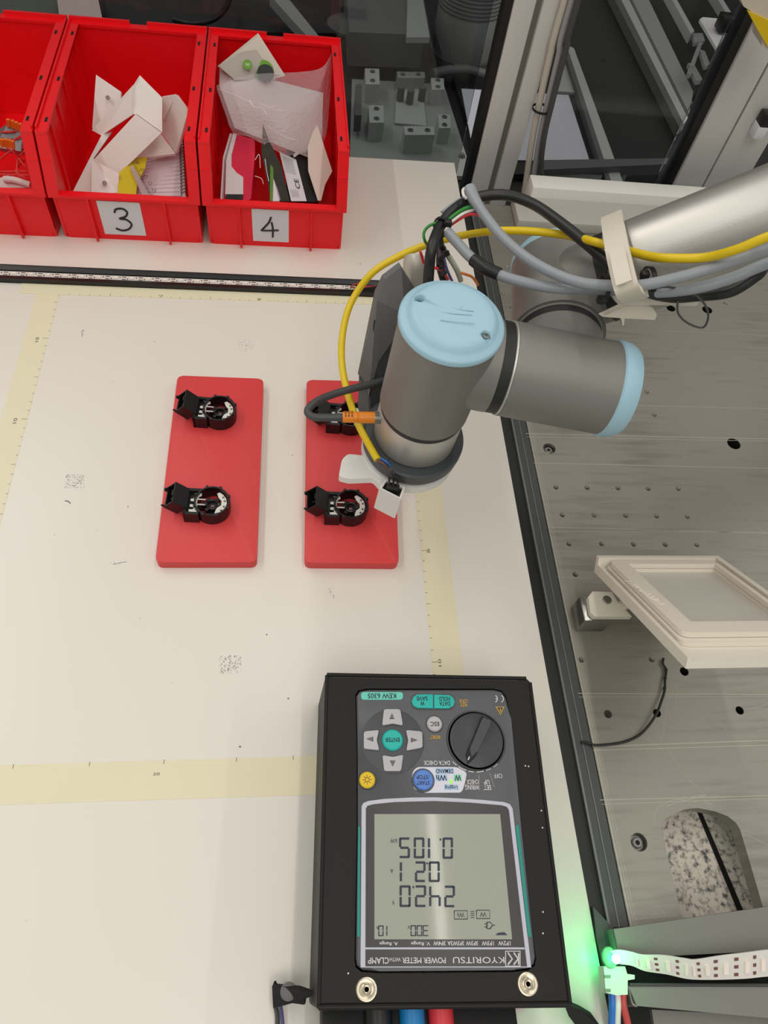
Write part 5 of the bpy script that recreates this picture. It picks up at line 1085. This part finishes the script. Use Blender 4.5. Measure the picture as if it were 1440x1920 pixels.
obj('beam_face', boxx(nb(), 50.2, 112, 47.0, 51.6, .02, 1.2, bev=.05), mat('beam_grey', (176, 174, 164), .5), bb_)

# glass panes: thin clear sheets, faint tint, real reflections
def glass(name, tint):
    m = bpy.data.materials.new(name); m.use_nodes = True; n = m.node_tree.nodes; L = m.node_tree.links; n.remove(n['Principled BSDF'])
    t = n.new('ShaderNodeBsdfTransparent'); t.inputs[0].default_value = (*tint, 1); g = n.new('ShaderNodeBsdfGlossy'); g.inputs['Roughness'].default_value = .02
    f_ = n.new('ShaderNodeFresnel'); f_.inputs[0].default_value = 1.35; mx = n.new('ShaderNodeMixShader')
    L.new(f_.outputs[0], mx.inputs[0]); L.new(t.outputs[0], mx.inputs[1]); L.new(g.outputs[0], mx.inputs[2]); L.new(mx.outputs[0], n['Material Output'].inputs[0]); return m
MG = glass('smoked_glass', (.72, .74, .74)); MG2 = glass('clear_glass', (.8, .81, .81))
b = nb(); boxx(b, -60, 46.0, 65.6, 65.9, -30, 60); struct('window_1', b, MG)
b = nb(); boxx(b, 52.5, 73, 62.0, 62.3, -30, 60); struct('window_2', b, MG2)

# ------------------------------------------------------------------ dark room behind the glass
M_floor = mat('black_mat', (22, 22, 22), .7)
b = nb(); boxx(b, -150, 320, -200, 420, -80, -78); struct('floor', b, mat('dark_floor', (46, 46, 44), .7))  # unlit room's darkness is put into the floor colour
b = nb(); boxx(b, -150, 320, 300, 305, -78, 110); struct('wall_back', b, mat('dark_wall', (50, 50, 50), .8))  # dark colour stands in for missing light on the far wall
ZN = -22
bd = thing('machine_bed', 'black machine bed behind the glass panes', 'machine', (60, 100, -78))
obj('bed_top', boxx(nb(), -60, 200, 66.5, 230, ZN - 2, ZN), M_floor, bd)
obj('bed_base', boxx(nb(), -50, 190, 70, 225, -78, ZN - 2), M_floor, bd)
def N(u, v, z=ZN): return P(u, v, z)
def nslab(pts, z, t): return slab(nb(), [N(u, v, z) for u, v in pts], t)
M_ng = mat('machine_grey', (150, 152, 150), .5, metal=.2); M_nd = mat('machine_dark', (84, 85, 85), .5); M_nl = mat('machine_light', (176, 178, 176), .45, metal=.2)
fx = thing('fixture_plate', 'grey fixture plate with clamping blocks behind the left glass', 'fixture', N(770, 260))
obj('plate_sheet', nslab([(660, 148), (832, 158), (880, 309), (886, 330), (655, 330)], ZN + 1, .8), M_ng, fx)
for (ux0, vy0, ux1, vy1, hd) in ((684, 128, 711, 158, 3.5), (691, 197, 719, 230, 3.5), (757, 236, 814, 253, 3.5), (821, 214, 844, 240, 3), (808, 146, 832, 168, 3), (744, 134, 796, 146, 2.5)):
    z = ZN + 1 + hd; k = obj('clamp_block', nslab([(ux0, vy0), (ux1, vy0 + 1), (ux1 + 1, vy1), (ux0 + 2, vy1)], z, hd), M_nl if hd > 2.6 else M_ng, fx)
    wide = ux1 - ux0 > 40
    for s in (.22, .78):
        u_, v_ = (ux0 + (ux1 - ux0) * s, (vy0 + vy1) / 2) if wide else ((ux0 + ux1) / 2 + 1, vy0 + (vy1 - vy0) * s)
        obj('clamp_screw', lathe(nb(), [(0, .02), (.25, .02), (.3, .15), (.5, .15), (.5, 0), (0, 0)], N(u_, v_, z), (0, 0, 1), 12), M_nd, k)
for u, v in ((749, 186), (789, 186), (767, 192)): obj('locating_pin', cyl(nb(), N(u, v + 6, ZN + 1), N(u, v + 6, ZN + 1) + V(0, 0, 3), .7, 16, bev=.1), M_nd, fx)
obj('pale_plate', nslab([(745, 148), (790, 150), (800, 236), (740, 230)], ZN + 1.4, .3), M_nl, fx)
for i, (u, v) in enumerate(((748, 88), (782, 84), (712, 95), (745, 98), (724, 108), (866, 293))): obj('bolt_head', lathe(nb(), [(0, .5), (.4, .5), (.6, 0), (0, 0)], N(u, v, ZN + 1.1), (0, 0, 1), 12), M_steel, fx)
single('upright_tab', nslab([(667, 158), (678, 158), (678, 216), (665, 216)], ZN + 5, 3), M_nd, 'dark upright tab left of the clamping blocks behind glass', 'tab', loc=N(670, 190))
cb = thing('machine_housing', 'large grey cylindrical machine housing behind the left glass', 'machine housing', N(868, 96))
bc = N(868, 92, ZN + 2); obj('housing_cylinder', lathe(nb(), [(0, 0), (6.3, 0), (6.5, .8), (6.5, 26), (5, 30), (0, 30)], bc, (0, 0, 1), 48), M_ng, cb)
obj('base_ring', lathe(nb(), [(0, -2), (6.8, -2), (6.8, 0), (0, 0)], bc, (0, 0, 1), 48), M_nd, cb)
b = nb()
for i in range(9): lathe(b, [(6.5, 8 + i * .7), (6.62, 8 + i * .7), (6.62, 8.3 + i * .7), (6.5, 8.3 + i * .7), (6.5, 8 + i * .7)], bc, (0, 0, 1), 40)
obj('cooling_fin', b, M_nd, cb)
b = nb(); tube(b, [N(810, 138, ZN + 3), N(840, 132, ZN + 3), (N(880, 132, ZN + 3)), N(925, 146, ZN + 3), N(960, 170, ZN + 2)], .9, 12)
single('machine_hose', b, M_nd, 'dark hose curving around the cylindrical housing behind glass', 'hose', loc=N(870, 135))
en = thing('dark_enclosure', 'dark grey enclosure box behind the glass above the fixture', 'enclosure', N(715, 60))
obj('enclosure_body', nslab([(648, -30), (790, -30), (796, 66), (655, 60)], ZN + 9, 6), M_nd, en)
obj('enclosure_arm', nslab([(765, -20), (790, -20), (806, 70), (762, 70)], ZN + 10, 1), M_ng, en)
single('slanted_arm', nslab([(505, -10), (535, -10), (606, 78), (590, 84)], ZN + 6, 2), M_ng, 'slanted grey machine arm behind the glass above bin 4', 'machine arm', loc=N(560, 40))
single('round_guard', lathe(nb(), [(0, 0), (4.5, 0), (4.5, .5), (0, .5)], N(655, 50, ZN + 5), (0, 0, 1), 32), M_nd, 'round dark guard disc behind the glass right of bin 4', 'guard disc', loc=N(655, 50, ZN + 5))
b = nb(); tube(b, [N(u, v, ZN + 5) for u, v in ((325, 36), (360, 44), (400, 36), (425, 12), (432, -15))], .55, 10)
single('black_hose_loop', b, M_blackp, 'black hose loop behind the glass above bin 3', 'hose', loc=N(380, 40))
single('flat_cover', nslab([(193, -30), (640, -30), (640, 62), (400, 60), (200, 40)], ZN + 1, 1), mat('dark_panel', (40, 41, 41), .5), 'dark flat panel behind the glass above the bins', 'panel', loc=N(400, 20))
single('pink_white_panel', nslab([(104, -30), (178, -30), (193, 40), (112, 40)], ZN + 5, 2), mat('pale_pink_panel', (196, 176, 170), .5), 'pale pinkish panel behind the glass above the left bins', 'panel', loc=N(150, 10))
single('grey_carpet_panel', nslab([(-60, -40), (104, -40), (112, 40), (-60, 30)], ZN + 1, .5), mat('green_grey_felt', (92, 96, 88), .9, bump=.6, bscale=200, var=.25, vscale=200), 'grey felt surface behind glass in the top left corner', 'mat', loc=N(30, 0))
fw = thing('framed_white_panel', 'white panel in a black frame behind the left post', 'panel', N(1000, 240))
obj('panel_frame', nslab([(848, 143), (1080, 152), (1130, 330), (912, 325)], ZN + 1.5, 1), M_blackp, fw)
obj('panel_sheet', nslab([(865, 166), (1066, 178), (1106, 303), (890, 298)], ZN + 1.75, .15), mat('lavender_white', (186, 186, 194), .5), fw)
single('grey_corner_plate', nslab([(1055, 95), (1064, 95), (1095, 175), (1040, 170)], ZN + 2, .5), M_nl, 'pale corner plate behind the right glass beside the post', 'plate', loc=N(1060, 150))
def longbar(name, lab, quads):
    t = thing(name, lab, 'profile', N(*quads[0][0][0]))
    def ext(q):
        if q[0][1] != -10: return q
        e = lambda a, b_: (a[0] + (a[0] - b_[0]) * .5, a[1] + (a[1] - b_[1]) * .5)
        return [e(q[0], q[3]), e(q[1], q[2]), q[2], q[3]]
    quads = [(ext(q), z, m_, nm) for q, z, m_, nm in quads]
    for pts, z, m_, nm in quads: obj(nm, nslab(pts, z, 2), m_, t)
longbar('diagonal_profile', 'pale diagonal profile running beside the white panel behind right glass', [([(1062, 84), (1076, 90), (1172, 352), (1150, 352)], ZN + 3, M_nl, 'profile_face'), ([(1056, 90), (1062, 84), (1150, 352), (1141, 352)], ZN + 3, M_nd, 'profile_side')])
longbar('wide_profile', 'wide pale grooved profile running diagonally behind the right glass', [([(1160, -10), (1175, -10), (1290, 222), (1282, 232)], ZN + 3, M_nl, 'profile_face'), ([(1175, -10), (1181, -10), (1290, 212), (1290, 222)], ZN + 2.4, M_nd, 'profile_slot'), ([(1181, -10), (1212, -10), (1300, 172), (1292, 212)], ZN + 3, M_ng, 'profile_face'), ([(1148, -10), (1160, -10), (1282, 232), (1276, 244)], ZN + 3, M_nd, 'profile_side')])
longbar('thin_bright_rail', 'thin bright rail near the top behind the right glass', [([(1255, -10), (1264, -10), (1302, 58), (1296, 64)], ZN + 6, M_nl, 'rail_face')])
longbar('short_bright_rail', 'short bright rail at the top right behind the glass', [([(1340, -10), (1350, -10), (1374, 28), (1368, 34)], ZN + 6, M_nl, 'rail_face')])
longbar('dark_cross_rail', 'dark horizontal rail low behind the right glass', [([(1020, 300), (1290, 296), (1290, 306), (1020, 318)], ZN + 4.2, M_nd, 'rail_face')])
longbar('dark_front_rail', 'darker horizontal rail nearest the back beam behind right glass', [([(1010, 322), (1130, 328), (1120, 350), (1008, 348)], ZN + 3, M_nd, 'rail_face')])
single('white_bracket_plate', nslab([(1312, 36), (1318, 32), (1352, 35), (1362, 60), (1345, 92)], ZN + 7, .6), M_card, 'white bracket plate at the top right behind the glass', 'bracket', loc=N(1335, 60))
b = nb(); box(b, N(1360, 42, ZN + 9), (3, 3, 3), bev=.3); single('black_clamp', b, M_blackp, 'black clamp on the white bracket plate behind the glass', 'clamp', loc=N(1360, 42))
ac = thing('clear_fixture', 'clear acrylic fixture pieces behind the right glass', 'fixture', N(1305, 120, ZN + 3))
M_ac = mat('frosted_acrylic', (170, 172, 172), .15, alpha=.5)
for pts in ([(1300, 62), (1318, 62), (1322, 76), (1302, 80)], [(1310, 80), (1318, 78), (1296, 140), (1288, 138)], [(1290, 118), (1300, 118), (1318, 150), (1306, 152)], [(1312, 92), (1322, 96), (1332, 122), (1322, 124)]): obj('acrylic_piece', nslab(pts, ZN + 6, .8), M_ac, ac)
b = nb(); tube(b, [N(u, v, ZN + 2) for u, v in ((1162, 350), (1170, 330), (1185, 314), (1210, 308), (1245, 308))], .5, 10)
single('grey_hose', b, M_nd, 'dark grey hose curving behind the right glass near the beam', 'hose', loc=N(1200, 310))
